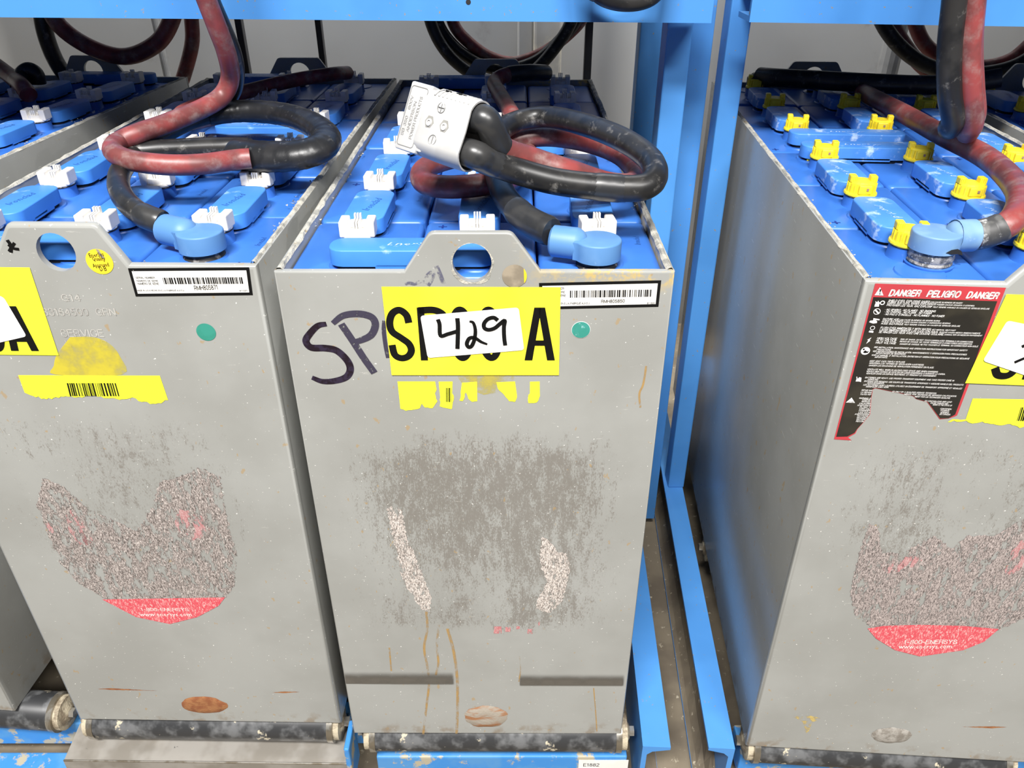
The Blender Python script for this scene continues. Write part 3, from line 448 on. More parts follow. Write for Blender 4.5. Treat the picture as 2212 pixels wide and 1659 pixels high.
M = dict(
    cell=plain('cell_blue', (0.033, 0.138, 0.48), 0.36, (0.042, 0.165, 0.55), 12, (0.35, 0.65), dust=(0.20, 0.33, 0.66), dthr=(0.64, 0.80), dsc=25),
    cover=plain('cover_blue', (0.050, 0.215, 0.63), 0.45, (0.060, 0.245, 0.68), 18, (0.35, 0.65), dust=(0.30, 0.50, 0.83), dthr=(0.63, 0.76), dsc=35),
    coverR=plain('cover_blue_scuffed', (0.055, 0.215, 0.63), 0.45, (0.075, 0.26, 0.69), 18, (0.35, 0.65), dust=(0.50, 0.64, 0.86), dthr=(0.56, 0.70), dsc=38),
    boot=plain('boot_blue', (0.090, 0.225, 0.47), 0.5, (0.11, 0.25, 0.50), 25, dust=(0.40, 0.52, 0.66), dthr=(0.66, 0.78), dsc=50),
    bootR=plain('boot_blue_faded', (0.14, 0.27, 0.48), 0.5, (0.19, 0.33, 0.50), 25, dust=(0.44, 0.54, 0.62), dthr=(0.62, 0.78), dsc=50),
    white=plain('cap_white', (0.83, 0.81, 0.77), 0.35, (0.79, 0.76, 0.70), 50, dust=(0.50, 0.34, 0.22), dthr=(0.74, 0.80), dsc=120),
    yellow=plain('cap_yellow', (0.86, 0.68, 0.03), 0.4, (0.80, 0.60, 0.02), 60),
    emboss=plain('emboss_blue', (0.022, 0.10, 0.36), 0.6),
    embossw=plain('emboss_chalky', (0.48, 0.62, 0.86), 0.7, (0.08, 0.28, 0.74), 150),
    mark=plain('pen_mark_blue', (0.006, 0.03, 0.2), 0.6),
    slot=plain('cap_slot', (0.35, 0.22, 0.15), 0.7),
    red=plain('cable_red', (0.255, 0.050, 0.047), 0.42, (0.15, 0.042, 0.040), 32, (0.40, 0.62), dust=(0.27, 0.185, 0.17), dthr=(0.46, 0.80), dsc=55),
    black=plain('cable_black', (0.014, 0.014, 0.0145), 0.36, (0.026, 0.025, 0.024), 30, dust=(0.20, 0.19, 0.175), dthr=(0.56, 0.80), dsc=75, spec=0.4),
    tape=plain('tape_black', (0.014, 0.0145, 0.016), 0.34, (0.02, 0.02, 0.021), 40, dust=(0.12, 0.12, 0.115), dthr=(0.58, 0.8), dsc=120, bmp=0.12, spec=0.35),
    shrink=plain('heat_shrink', (0.024, 0.025, 0.027), 0.33, (0.036, 0.036, 0.036), 45, dust=(0.20, 0.20, 0.19), dthr=(0.66, 0.8), dsc=80),
    shrinkR=plain('heat_shrink_chalky', (0.05, 0.05, 0.05), 0.5, (0.12, 0.12, 0.115), 60, dust=(0.55, 0.55, 0.53), dthr=(0.55, 0.68), dsc=90),
    grey=plain('connector_grey', (0.50, 0.495, 0.485), 0.38, (0.46, 0.455, 0.445), 30, dust=(0.50, 0.46, 0.38), dthr=(0.68, 0.8), dsc=90),
    dark=plain('dark_recess', (0.012, 0.012, 0.012), 0.7),
    crust=plain('sealant_crust', (0.46, 0.44, 0.38), 0.8, (0.27, 0.265, 0.235), 90, (0.4, 0.62), bmp=0.8, dust=(0.32, 0.25, 0.14), dthr=(0.62, 0.7), dsc=60),
    rack=plain('rack_blue', (0.072, 0.262, 0.62), 0.42, (0.064, 0.24, 0.58), 8, dust=(0.26, 0.22, 0.15), dthr=(0.66, 0.68), dsc=150),
    rackdirty=plain('rack_blue_flaking', (0.045, 0.23, 0.58), 0.5, (0.075, 0.26, 0.55), 25, dust=(0.40, 0.36, 0.26), dthr=(0.54, 0.60), dsc=40),
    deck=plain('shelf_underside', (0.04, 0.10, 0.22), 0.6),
    strut=plain('dark_strut', (0.018, 0.018, 0.02), 0.5),
    wall=plain('wall_grey', (0.40, 0.395, 0.375), 0.8, (0.33, 0.325, 0.31), 2.2, (0.35, 0.7), dust=(0.30, 0.29, 0.27), dthr=(0.6, 0.75), dsc=9, bmp=0.1),
    column=plain('column_grey', (0.43, 0.42, 0.39), 0.7, (0.36, 0.34, 0.30), 6, dust=(0.52, 0.47, 0.36), dthr=(0.55, 0.7), dsc=12),
    pipe=plain('pipe_grey', (0.20, 0.20, 0.195), 0.4),
    floor=plain('floor_dirt', (0.20, 0.165, 0.115), 0.8, (0.13, 0.105, 0.075), 14, (0.35, 0.65), dust=(0.44, 0.39, 0.29), dthr=(0.6, 0.7), dsc=90, bmp=0.3),
    roller=plain('roller_black', (0.030, 0.031, 0.033), 0.42, (0.13, 0.133, 0.137), 45, (0.44, 0.68), dust=(0.50, 0.45, 0.34), dthr=(0.595, 0.63), dsc=26),
    bearing=plain('bearing_cream', (0.46, 0.40, 0.29), 0.7, (0.20, 0.16, 0.11), 70, (0.42, 0.6), bmp=0.6),
    bright=plain('bearing_steel', (0.42, 0.40, 0.36), 0.3, (0.25, 0.22, 0.17), 60, metal=0.7),
    tray=plain('tray_steel', (0.34, 0.32, 0.29), 0.4, (0.24, 0.22, 0.19), 25, (0.4, 0.65), dust=(0.06, 0.06, 0.06), dthr=(0.66, 0.7), dsc=28, metal=0.25),
    lead=plain('lead_post', (0.30, 0.29, 0.28), 0.55, (0.09, 0.09, 0.09), 120, dust=(0.62, 0.60, 0.57), dthr=(0.56, 0.66), dsc=150, bmp=0.5),
    rubber=plain('rubber_seal', (0.015, 0.014, 0.013), 0.6, (0.16, 0.15, 0.14), 160, (0.55, 0.7)),
    rust=plain('rust', (0.22, 0.075, 0.028), 0.8, (0.30, 0.13, 0.05), 90, (0.4, 0.62), dust=(0.10, 0.05, 0.03), dthr=(0.6, 0.7), dsc=60, bmp=0.5),
    rust2=plain('rust_scraped', (0.30, 0.14, 0.065), 0.7, (0.33, 0.29, 0.24), 60, (0.42, 0.55), bmp=0.4, stretch=(0.5, 1, 1.4)),
    scrape=plain('scraped_paint', (0.20, 0.18, 0.155), 0.7, (0.33, 0.31, 0.28), 110, (0.4, 0.6), bmp=0.4),
    signy=plain('sign_yellow', (0.93, 0.86, 0.045), 0.45, (0.90, 0.83, 0.035), 8),
    labely=plain('label_yellow', (0.80, 0.85, 0.04), 0.55, (0.74, 0.80, 0.04), 60, dust=(0.45, 0.46, 0.05), dthr=(0.68, 0.74), dsc=190),
    stickw=plain('sticker_white', (0.86, 0.85, 0.83), 0.45, (0.83, 0.82, 0.80), 12),
    ink=plain('ink_black', (0.006, 0.006, 0.006), 0.55, spec=0.15),
    marker=plain('marker_ink', (0.014, 0.008, 0.014), 0.55, (0.028, 0.020, 0.04), 120, spec=0.2),
    labw=plain('label_white', (0.78, 0.77, 0.74), 0.4, (0.74, 0.72, 0.67), 30, dust=(0.55, 0.38, 0.14), dthr=(0.69, 0.76), dsc=60),
    labr=plain('label_red', (0.48, 0.042, 0.055), 0.45, (0.43, 0.045, 0.055), 30, dust=(0.70, 0.50, 0.42), dthr=(0.70, 0.76), dsc=130),
    labk=plain('label_black', (0.016, 0.015, 0.013), 0.35, (0.030, 0.027, 0.020), 20, dust=(0.33, 0.30, 0.26), dthr=(0.70, 0.76), dsc=110),
    teal=plain('dot_teal', (0.030, 0.235, 0.175), 0.5, (0.036, 0.26, 0.20), 60),
    teal2=plain('dot_teal_worn', (0.034, 0.25, 0.20), 0.5, (0.045, 0.28, 0.24), 60, dust=(0.42, 0.66, 0.68), dthr=(0.56, 0.66), dsc=150),
    dotw=plain('dot_rim', (0.72, 0.74, 0.72), 0.6),
    qcy=plain('quality_yellow', (0.80, 0.62, 0.035), 0.5, (0.74, 0.56, 0.03), 60),
    resid=plain('glue_residue', (0.32, 0.27, 0.20), 0.7, (0.22, 0.185, 0.135), 60, (0.4, 0.6)),
    stamped=plain('stamped_enamel', (0.46, 0.45, 0.42), 0.35, (0.40, 0.39, 0.37), 30),
    stampg=plain('stamped_grey', (0.36, 0.355, 0.345), 0.5),
    stampd=plain('stamped_shade', (0.27, 0.265, 0.245), 0.5),
)
worn_label('shield_worn', (0.34, 0.29, 0.27), (0.06, 0.05, 0.045), (0.66, 0.60, 0.56), 0.03, 170, 1.0)
worn_label('shield_worn_right', (0.40, 0.34, 0.32), (0.06, 0.05, 0.047), (0.58, 0.50, 0.47), 0.045, 190, 4.0)
worn_label('shield_red', (0.60, 0.075, 0.10), (0.55, 0.06, 0.08), (0.72, 0.46, 0.44), 0.16, 120, 2.0)
worn_label('shield_pink', (0.50, 0.24, 0.24), (0.42, 0.11, 0.12), (0.62, 0.48, 0.46), 0.02, 190, 6.0)
worn_label('shield_pinkish', (0.46, 0.27, 0.265), (0.36, 0.13, 0.135), (0.60, 0.47, 0.45), -0.015, 190, 8.0)
worn_label('label_shred', (0.62, 0.55, 0.50), (0.10, 0.085, 0.075), (0.76, 0.72, 0.68), 0.07, 170, 9.0)
soft_stain('spray_yellow', (0.58, 0.49, 0.035), 0.88, 12, 0.28, 0.55)
soft_stain('spray_faint', (0.50, 0.42, 0.06), 0.75, 40, 0.38, 0.62)
soft_stain('pen_faded', (0.10, 0.10, 0.17), 0.65, 130, 0.42, 0.55)
soft_stain('pen_worn', (0.035, 0.030, 0.055), 1.0, 220, 0.30, 0.47)
soft_stain('drip_tan', (0.42, 0.26, 0.09), 0.85, 90, 0.36, 0.6, (1, 1, 0.4))
soft_stain('crust_tan', (0.56, 0.42, 0.14), 0.9, 100, 0.45, 0.6)
soft_stain('chalk_scuff', (0.75, 0.80, 0.88), 0.85, 110, 0.50, 0.62)
for k in ('shield_pinkish', 'shield_worn', 'shield_worn_right', 'shield_red', 'shield_pink', 'label_shred', 'spray_yellow', 'spray_faint',
          'pen_faded', 'pen_worn', 'drip_tan', 'crust_tan', 'chalk_scuff'):
    M[k] = MATS[k]


def dark_bar_mat():
    """dark bar over the enamel, feathered at its edges"""
    m, nt, b = nodes('feathered_bar')
    b.inputs['Base Color'].default_value = (0.10, 0.09, 0.075, 1)
    b.inputs['Roughness'].default_value = 0.7
    t = N(nt, 'ShaderNodeTexCoord')
    sp = N(nt, 'ShaderNodeSeparateXYZ')
    nt.links.new(t.outputs['Generated'], sp.inputs[0])
    a = math_(nt, 'MULTIPLY', ramp(nt, sp.outputs[2], 0.0, 0.16), ramp(nt, sp.outputs[2], 0.38, 1.0, 1, 0))
    e = math_(nt, 'MULTIPLY', ramp(nt, sp.outputs[0], 0.0, 0.02), ramp(nt, sp.outputs[0], 0.97, 1.0, 1, 0))
    k = ramp(nt, noise(nt, 60, 4), 0.2, 0.6, 0.75, 1.0)
    nt.links.new(math_(nt, 'MULTIPLY', math_(nt, 'MULTIPLY', a, e), k), b.inputs['Alpha'])
    return m


M['darkbar'] = dark_bar_mat()


# ---------------------------------------------------------------- mesh helpers
class MB:
    def __init__(self):
        self.v, self.f = [], []

    def add(self, vs, fs):
        k = len(self.v)
        self.v += [tuple(x) for x in vs]
        self.f += [tuple(i + k for i in q) for q in fs]
        return self

    def box(self, x0, x1, y0, y1, z0, z1, bev=0.0):
        b = min(bev, (x1 - x0) / 2.01, (y1 - y0) / 2.01, (z1 - z0) / 2.01)
        if b <= 0:
            vs = [(x, y, z) for z in (z0, z1) for y in (y0, y1) for x in (x0, x1)]
            return self.add(vs, [(0, 2, 3, 1), (4, 5, 7, 6), (0, 1, 5, 4), (2, 6, 7, 3), (0, 4, 6, 2), (1, 3, 7, 5)])
        bm = bmesh.new()
        bmesh.ops.create_cube(bm, size=1)
        for q in bm.verts:
            q.co = Vector(((x0 + x1) / 2 + q.co.x * (x1 - x0), (y0 + y1) / 2 + q.co.y * (y1 - y0), (z0 + z1) / 2 + q.co.z * (z1 - z0)))
        bmesh.ops.bevel(bm, geom=bm.edges[:], offset=b, segments=2, affect='EDGES', profile=0.5)
        bm.verts.index_update()
        self.add([q.co[:] for q in bm.verts], [[q.index for q in f.verts] for f in bm.faces])
        bm.free()
        return self

    def prism(self, pts, z0, z1, bev=0.0, inset_bottom=False):
        """closed ccw outline in xy, extruded in z with a rounded upper edge"""
        rings = [(pts, z0)]
        if bev:
            for a in (0.0, 30, 60, 90):
                r = math.radians(a)
                rings.append((offset(pts, -bev * (1 - math.cos(r))), z1 - bev * (1 - math.sin(r))))
        else:
            rings.append((pts, z1))
        n = len(pts)
        vs = [(p[0], p[1], z) for ps, z in rings for p in ps]
        fs = [tuple(range(n - 1, -1, -1)), tuple(range((len(rings) - 1) * n, len(rings) * n))]
        for k in range(len(rings) - 1):
            for i in range(n):
                j = (i + 1) % n
                fs.append((k * n + i, k * n + j, (k + 1) * n + j, (k + 1) * n + i))
        return self.add(vs, fs)

    def lathe(self, prof, seg=20, axis='Z', cx=0, cy=0, cz=0):
        vs, fs, n = [], [], len(prof)
        for i in range(seg):
            a = 2 * math.pi * i / seg
            for r, h in prof:
                p = (r * math.cos(a), r * math.sin(a), h)
                if axis == 'X':
                    p = (p[2], p[0], p[1])
                elif axis == 'Y':
                    p = (p[1], p[2], p[0])
                vs.append((p[0] + cx, p[1] + cy, p[2] + cz))
        for i in range(seg):
            j = (i + 1) % seg
            for k in range(n - 1):
                fs.append((i * n + k, j * n + k, j * n + k + 1, i * n + k + 1))
        if prof[0][0] > 1e-6:
            fs.append(tuple(i * n for i in range(seg - 1, -1, -1)))
        if prof[-1][0] > 1e-6:
            fs.append(tuple(i * n + n - 1 for i in range(seg)))
        return self.add(vs, fs)

    def tube(self, path, rad, seg=14, cap=True):
        n = len(path)
        P = [Vector(p) for p in path]
        rr = rad if isinstance(rad, (list, tuple)) else [rad] * n
        t0 = (P[1] - P[0]).normalized()
        up = Vector((0, 0, 1)) if abs(t0.z) < 0.9 else Vector((0, 1, 0))
        nrm = (up - t0 * up.dot(t0)).normalized()
        vs, fs = [], []
        for i in range(n):
            t = (P[min(i + 1, n - 1)] - P[max(i - 1, 0)]).normalized()
            nrm = (nrm - t * nrm.dot(t)).normalized()
            bn = t.cross(nrm)
            r = rr[i]
            rx, ry = r if isinstance(r, tuple) else (r, r)
            for k in range(seg):
                a = 2 * math.pi * k / seg
                vs.append((P[i] + nrm * math.cos(a) * rx + bn * math.sin(a) * ry)[:])
        for i in range(n - 1):
            for k in range(seg):
                j = (k + 1) % seg
                fs.append((i * seg + k, i * seg + j, (i + 1) * seg + j, (i + 1) * seg + k))
        if cap:
            fs.append(tuple(range(seg - 1, -1, -1)))
            fs.append(tuple((n - 1) * seg + k for k in range(seg)))
        return self.add(vs, fs)

    # ---- flat print in the front plane of a battery: points (x, z) at depth y
    def poly(self, pts, y, holes=()):
        loops = [list(pts)] + [list(h) for h in holes]
        flat = [p for l in loops for p in l]
        tris = tessellate_polygon([[Vector((p[0], p[1], 0)) for p in l] for l in loops])
        fs = []
        for t in tris:
            a, b, c = (Vector((flat[i][0], flat[i][1])) for i in t)
            s = (b - a).cross(c - a)
            fs.append(tuple(t) if s > 0 else (t[0], t[2], t[1]))
        return self.add([(p[0], y, p[1]) for p in flat], fs)

    def ribbon(self, pts, w, y, smooth=True, taper=None):
        ps = [Vector(p) for p in (catmull2(pts) if smooth else pts)]
        n = len(ps)
        vs, fs = [], []
        for i in range(n):
            t = (ps[min(i + 1, n - 1)] - ps[max(i - 1, 0)]).normalized()
            nn = Vector((-t.y, t.x))
            k = w / 2
            if taper:
                u = i / (n - 1)
                k *= 1 - taper * abs(2 * u - 1) ** 3
            a, b = ps[i] + nn * k, ps[i] - nn * k
            vs += [(a.x, y, a.y), (b.x, y, b.y)]
        for i in range(n - 1):
            fs.append((2 * i + 1, 2 * i + 3, 2 * i + 2, 2 * i))
        return self.add(vs, fs)

    def disc(self, c, rx, rz, y, seg=28, rx0=0, jit=0, rnd=None):
        pts = []
        for i in range(seg):
            a = 2 * math.pi * i / seg
            k = 1 + (rnd.uniform(-jit, jit) if rnd else 0)
            pts.append((c[0] + rx * k * math.cos(a), c[1] + rz * k * math.sin(a)))
        if rx0:
            q = rx0 / rx
            return self.poly(pts, y, [[(c[0] + (p[0] - c[0]) * q, c[1] + (p[1] - c[1]) * q) for p in pts]])
        return self.poly(pts, y)

    def build(self, name, mat, parent=None, smooth=False):
        me = bpy.data.meshes.new(name)
        me.from_pydata(self.v, [], self.f)
        me.validate()
        me.update()
        o = bpy.data.objects.new(name, me)
        COL.objects.link(o)
        me.materials.append(M[mat] if isinstance(mat, str) else mat)
        if smooth:
            me.shade_auto_smooth(angle=math.radians(40)) if hasattr(me, 'shade_auto_smooth') else None
            sharp_by_angle(me, math.radians(40))
        if parent:
            o.parent = parent
        return o


def sharp_by_angle(me, ang):
    bm = bmesh.new()
    bm.from_mesh(me)
    for f in bm.faces:
        f.smooth = True
    for e in bm.edges:
        e.smooth = not (len(e.link_faces) == 2 and e.calc_face_angle(0) > ang)
    bm.to_mesh(me)
    bm.free()


def offset(pts, d):
    """move a ccw outline outwards by d (inwards when negative)"""
    n, out = len(pts), []
    for i in range(n):
        a, b, c = (Vector(pts[j % n]) for j in (i - 1, i, i + 1))
        e1, e2 = (b - a).normalized(), (c - b).normalized()
        n1, n2 = Vector((e1.y, -e1.x)), Vector((e2.y, -e2.x))
        m = n1 + n2
        q = max(m.dot(m) / 2, 0.35)
        p = b + m * (d / q)
        out.append((p.x, p.y))
    return out


def catmull(pts, sub=6):
    P = [Vector(p) for p in pts]
    P = [P[0] * 2 - P[1]] + P + [P[-1] * 2 - P[-2]]
    out = []
    for i in range(1, len(P) - 2):
        for k in range(sub):
            t = k / sub
            a, b, c, d = P[i - 1:i + 3]
            out.append(0.5 * ((2 * b) + (c - a) * t + (2 * a - 5 * b + 4 * c - d) * t * t + (3 * b - a - 3 * c + d) * t ** 3))
    out.append(P[-2])
    return out


def catmull2(pts, sub=6):
    return [(p.x, p.y) for p in catmull([(a, b, 0) for a, b in pts], sub)] if len(pts) > 2 else list(pts)


def rrect(x0, x1, y0, y1, r, seg=4):
    pts = []
    for cx, cy, a0 in ((x1 - r, y0 + r, -90), (x1 - r, y1 - r, 0), (x0 + r, y1 - r, 90), (x0 + r, y0 + r, 180)):
        for k in range(seg + 1):
            a = math.radians(a0 + 90 * k / seg)
            pts.append((cx + r * math.cos(a), cy + r * math.sin(a)))
    return pts


def empty(name, loc, rz=0.0):
    o = bpy.data.objects.new(name, None)
    o.empty_display_size = 0.05
    COL.objects.link(o)
    o.location = loc
    o.rotation_euler = (0, 0, rz)
    return o


def tag(o, label=None, cat=None, group=None, kind=None):
    for k, v in (('label', label), ('category', cat), ('group', group), ('kind', kind)):
        if v:
            o[k] = v
    return o


def inst(src, name, parent, loc=(0, 0, 0), rz=0.0, scale=None):
    o = bpy.data.objects.new(name, src.data if hasattr(src, 'data') else src)
    COL.objects.link(o)
    o.parent = parent
    o.location = loc
    o.rotation_euler = (0, 0, rz)
    if scale:
        o.scale = scale
    return o


CAP = 0.70
TXT = {}
# plain sans capitals as pen strokes: character -> (advance, polylines) on a cap height of 1
GL = {
    'A': (.70, [[(0, 0), (.35, 1), (.70, 0)], [(.12, .32), (.58, .32)]]),
    'B': (.64, [[(0, 0), (0, 1), (.38, 1), (.56, .93), (.60, .76), (.54, .58), (.38, .53), (0, .53)], [(.38, .53), (.58, .46), (.64, .27), (.57, .07), (.40, 0), (0, 0)]]),
    'C': (.66, [[(.65, .72), (.55, .93), (.35, 1), (.12, .90), (0, .62), (0, .38), (.12, .10), (.35, 0), (.55, .07), (.66, .30)]]),
    'D': (.66, [[(0, 0), (0, 1), (.32, 1), (.55, .90), (.66, .63), (.66, .37), (.55, .10), (.32, 0), (0, 0)]]),
    'E': (.58, [[(.58, 1), (0, 1), (0, 0), (.60, 0)], [(0, .53), (.54, .53)]]),
    'F': (.56, [[(.56, 1), (0, 1), (0, 0)], [(0, .50), (.48, .50)]]),
    'G': (.70, [[(.67, .72), (.56, .93), (.36, 1), (.12, .90), (0, .62), (0, .38), (.12, .10), (.36, 0), (.56, .07), (.68, .22), (.69, .48), (.38, .48)], [(.69, .30), (.69, 0)]]),
    'H': (.66, [[(0, 0), (0, 1)], [(.66, 0), (.66, 1)], [(0, .52), (.66, .52)]]),
    'I': (.12, [[(.06, 0), (.06, 1)]]),
    'J': (.48, [[(.48, 1), (.48, .22), (.38, .04), (.22, 0), (.06, .06), (0, .26)]]),
    'K': (.66, [[(0, 0), (0, 1)], [(.62, 1), (0, .40)], [(.22, .60), (.66, 0)]]),
    'L': (.54, [[(0, 1), (0, 0), (.54, 0)]]),
    'M': (.80, [[(0, 0), (0, 1), (.40, .08), (.80, 1), (.80, 0)]]),
    'N': (.66, [[(0, 0), (0, 1), (.66, 0), (.66, 1)]]),
    'O': (.74, [[(.37, 0), (.12, .10), (0, .38), (0, .62), (.12, .90), (.37, 1), (.62, .90), (.74, .62), (.74, .38), (.62, .10), (.37, 0)]]),
    'P': (.60, [[(0, 0), (0, 1), (.38, 1), (.56, .92), (.61, .72), (.55, .52), (.38, .45), (0, .45)]]),
    'Q': (.74, [[(.37, 0), (.12, .10), (0, .38), (0, .62), (.12, .90), (.37, 1), (.62, .90), (.74, .62), (.74, .38), (.62, .10), (.37, 0)], [(.46, .24), (.74, -.06)]]),
    'R': (.64, [[(0, 0), (0, 1), (.40, 1), (.58, .92), (.62, .74), (.56, .56), (.40, .49), (0, .49)], [(.40, .49), (.56, .38), (.58, .10), (.64, 0)]]),
    'S': (.62, [[(.58, .72), (.52, .92), (.31, 1), (.09, .92), (.03, .74), (.12, .58), (.46, .46), (.60, .32), (.58, .12), (.46, .02), (.28, 0), (.07, .09), (0, .30)]]),
    'T': (.60, [[(0, 1), (.60, 1)], [(.30, 1), (.30, 0)]]),
    'U': (.66, [[(0, 1), (0, .30), (.09, .07), (.33, 0), (.57, .07), (.66, .30), (.66, 1)]]),
    'V': (.66, [[(0, 1), (.33, 0), (.66, 1)]]),
    'W': (.92, [[(0, 1), (.22, 0), (.46, .95), (.70, 0), (.92, 1)]]),
    'X': (.66, [[(0, 0), (.66, 1)], [(0, 1), (.66, 0)]]),
    'Y': (.66, [[(0, 1), (.33, .44), (.66, 1)], [(.33, .44), (.33, 0)]]),
    'Z': (.60, [[(.02, 1), (.60, 1), (0, 0), (.60, 0)]]),
    '0': (.56, [[(.28, 0), (.08, .10), (0, .36), (0, .64), (.08, .90), (.28, 1), (.48, .90), (.56, .64), (.56, .36), (.48, .10), (.28, 0)]]),
    '1': (.36, [[(.02, .78), (.22, 1), (.22, 0)]]),
    '2': (.56, [[(.02, .72), (.10, .93), (.28, 1), (.48, .92), (.54, .72), (.46, .52), (.04, .10), (0, 0), (.56, 0)]]),
    '3': (.56, [[(.03, .78), (.12, .95), (.28, 1), (.47, .92), (.52, .75), (.44, .58), (.26, .53), (.46, .47), (.56, .28), (.48, .07), (.28, 0), (.09, .06), (0, .25)]]),
    '4': (.60, [[(.44, 0), (.44, 1), (0, .30), (.60, .30)]]),
    '5': (.56, [[(.52, 1), (.10, 1), (.05, .52), (.28, .62), (.48, .54), (.56, .32), (.48, .08), (.28, 0), (.08, .06), (0, .24)]]),
    '6': (.56, [[(.52, .80), (.42, .96), (.28, 1), (.09, .86), (0, .45), (.05, .12), (.28, 0), (.48, .08), (.56, .30), (.48, .52), (.28, .60), (.10, .52), (.01, .34)]]),
    '7': (.54, [[(0, 1), (.54, 1), (.28, .45), (.18, 0)]]),
    '8': (.56, [[(.28, .54), (.10, .62), (.04, .78), (.11, .94), (.28, 1), (.45, .94), (.52, .78), (.46, .62), (.28, .54), (.07, .44), (0, .26), (.08, .06), (.28, 0), (.48, .06), (.56, .26), (.49, .44), (.28, .54)]]),
    '9': (.56, [[(.04, .18), (.14, .03), (.28, 0), (.48, .14), (.56, .55), (.50, .88), (.28, 1), (.08, .92), (0, .70), (.08, .48), (.28, .40), (.46, .48), (.55, .66)]]),
    '.': (.10, [[(.05, 0), (.05, .10)]]), ',': (.12, [[(.08, .10), (.02, -.14)]]), '-': (.36, [[(0, .40), (.36, .40)]]),
    '/': (.34, [[(0, -.05), (.34, 1.05)]]), ':': (.10, [[(.05, 0), (.05, .12)], [(.05, .55), (.05, .67)]]),
    ';': (.12, [[(.08, .10), (.02, -.14)], [(.06, .55), (.06, .67)]]), "'": (.10, [[(.05, 1), (.05, .76)]]),
    '•': (.20, [[(.03, .42), (.17, .42)], [(.10, .36), (.10, .48)]]), ' ': (.26, []),
}
ACC = {'É': ('E', 1), 'Á': ('A', 1), 'Ó': ('O', 1), 'Ú': ('U', 1), 'Û': ('U', 2)}


def pen_text(s, bold, shear):
    vs, fs, x = [], [], 0.0
    hw = 0.062 + bold * 3.0

    def seg(a, b):
        a, b = Vector(a), Vector(b)
        d = (b - a).normalized()
        n = Vector((-d.y, d.x)) * hw
        a, b = a - d * hw * 0.45, b + d * hw * 0.45
        k = len(vs)
        vs.extend([(q.x, q.y) for q in (a - n, b - n, b + n, a + n)])
        fs.append((k, k + 1, k + 2, k + 3))
    for ch in s:
        base, ac = ACC.get(ch, (ch, 0))
        adv, lines = GL[base]
        for l in lines:
            for p, q in zip(l, l[1:]):
                seg((p[0] + x, p[1]), (q[0] + x, q[1]))
            if bold > 0.015:
                for p in l[1:-1]:
                    k = len(vs)
                    vs.extend([(p[0] + x + hw * math.cos(math.pi * i / 4), p[1] + hw * math.sin(math.pi * i / 4)) for i in range(8)])
                    fs.append(tuple(range(k, k + 8)))
        if ac:
            m = x + adv / 2
            seg((m - .06, 1.12), (m + .10, 1.28))
            if ac == 2:
                seg((m + .10, 1.28), (m + .24, 1.12))
        x += adv + 0.20 + bold * 3
    vs = [((a + b * shear) * CAP, b * CAP) for a, b in vs]
    xs = [v[0] for v in vs]
    return vs, fs, min(xs), max(xs)



def glyphs(s, bold=0.0, shear=0.0):
    key = (s, bold, shear)
    if key not in TXT and all(ch in GL or ch in ACC for ch in s):
        TXT[key] = pen_text(s, bold, shear)
    if key not in TXT:
        c = bpy.data.curves.new('t', 'FONT')
        c.body = s
        c.offset = bold
        c.shear = shear
        c.resolution_u = 1
        o = bpy.data.objects.new('t', c)
        me = o.to_mesh()
        vs = [(v.co.x, v.co.y) for v in me.vertices]
        fs = [tuple(p.vertices) for p in me.polygons]
        o.to_mesh_clear()
        bpy.data.objects.remove(o)
        bpy.data.curves.remove(c)
        xs = [v[0] for v in vs]
        TXT[key] = (vs, fs, min(xs), max(xs))
    return TXT[key]




def text(mb, s, p0, p1, h, y, bold=0.0, shear=0.0):
    """write s from p0 to p1 along its baseline in the front plane, capitals h tall"""
    vs, fs, x0, x1 = glyphs(s, bold, shear)
    d = Vector((p1[0] - p0[0], p1[1] - p0[1]))
    n = Vector((-d.y, d.x)).normalized()
    out = []
    for a, b in vs:
        q = Vector(p0) + d * ((a - x0) / (x1 - x0)) + n * (b / CAP * h)
        out.append((q.x, y, q.y))
    flip = [tuple(f) for f in fs]
    mb.add(out, flip)


def mesh_of(fn, name, mat, smooth=True):
    """build a mesh once for sharing, without leaving an object behind"""
    mb = MB()
    fn(mb)
    o = mb.build(name, mat, None, smooth)
    me = o.data
    bpy.data.objects.remove(o)
    return me


# ---------------------------------------------------------------- setting
def structure(name, mb, mat):
    return tag(mb.build(name, mat), kind='structure')


floor = structure('floor', MB().box(-2.2, 2.2, -1.2, 2.0, -0.05, 0.0), 'floor')
wb = structure('wall_back', MB().box(-2.2, 2.2, 1.90, 2.0, 0.0, 2.2), 'wall')
structure('trim_1', MB().box(0.012, 0.046, 1.84, 1.90, 0.0, 2.2, 0.004), 'wall')
structure('trim_2', MB().box(0.046, 0.106, 1.80, 1.90, 0.0, 2.2, 0.006), 'column')
mb = MB()
mb.tube([(-0.775, 1.86, 0.0), (-0.775, 1.86, 2.2)], 0.008)
structure('trim_3', mb, 'pipe')
mb = MB()
mb.tube([(0.79, 1.75, 0.0), (0.79, 1.75, 2.2)], 0.022)
structure('trim_4', mb, 'pipe')


# ---------------------------------------------------------------- racks
def rackthing(name, label, x, y, rz):
    return tag(empty(name, (x, y, 0), math.radians(rz)), label, 'rack')


# left rack: local frame = world turned by -2.5 degrees about the front end of its base rail
RL = rackthing('battery_rack', 'blue steel rack whose shelf beam spans the batteries with white vent caps', 0.171, 0.566, 0)
RR = rackthing('battery_rack', 'blue steel rack whose shelf beam spans the batteries with yellow vent caps', 0.248, 0.564, 0)


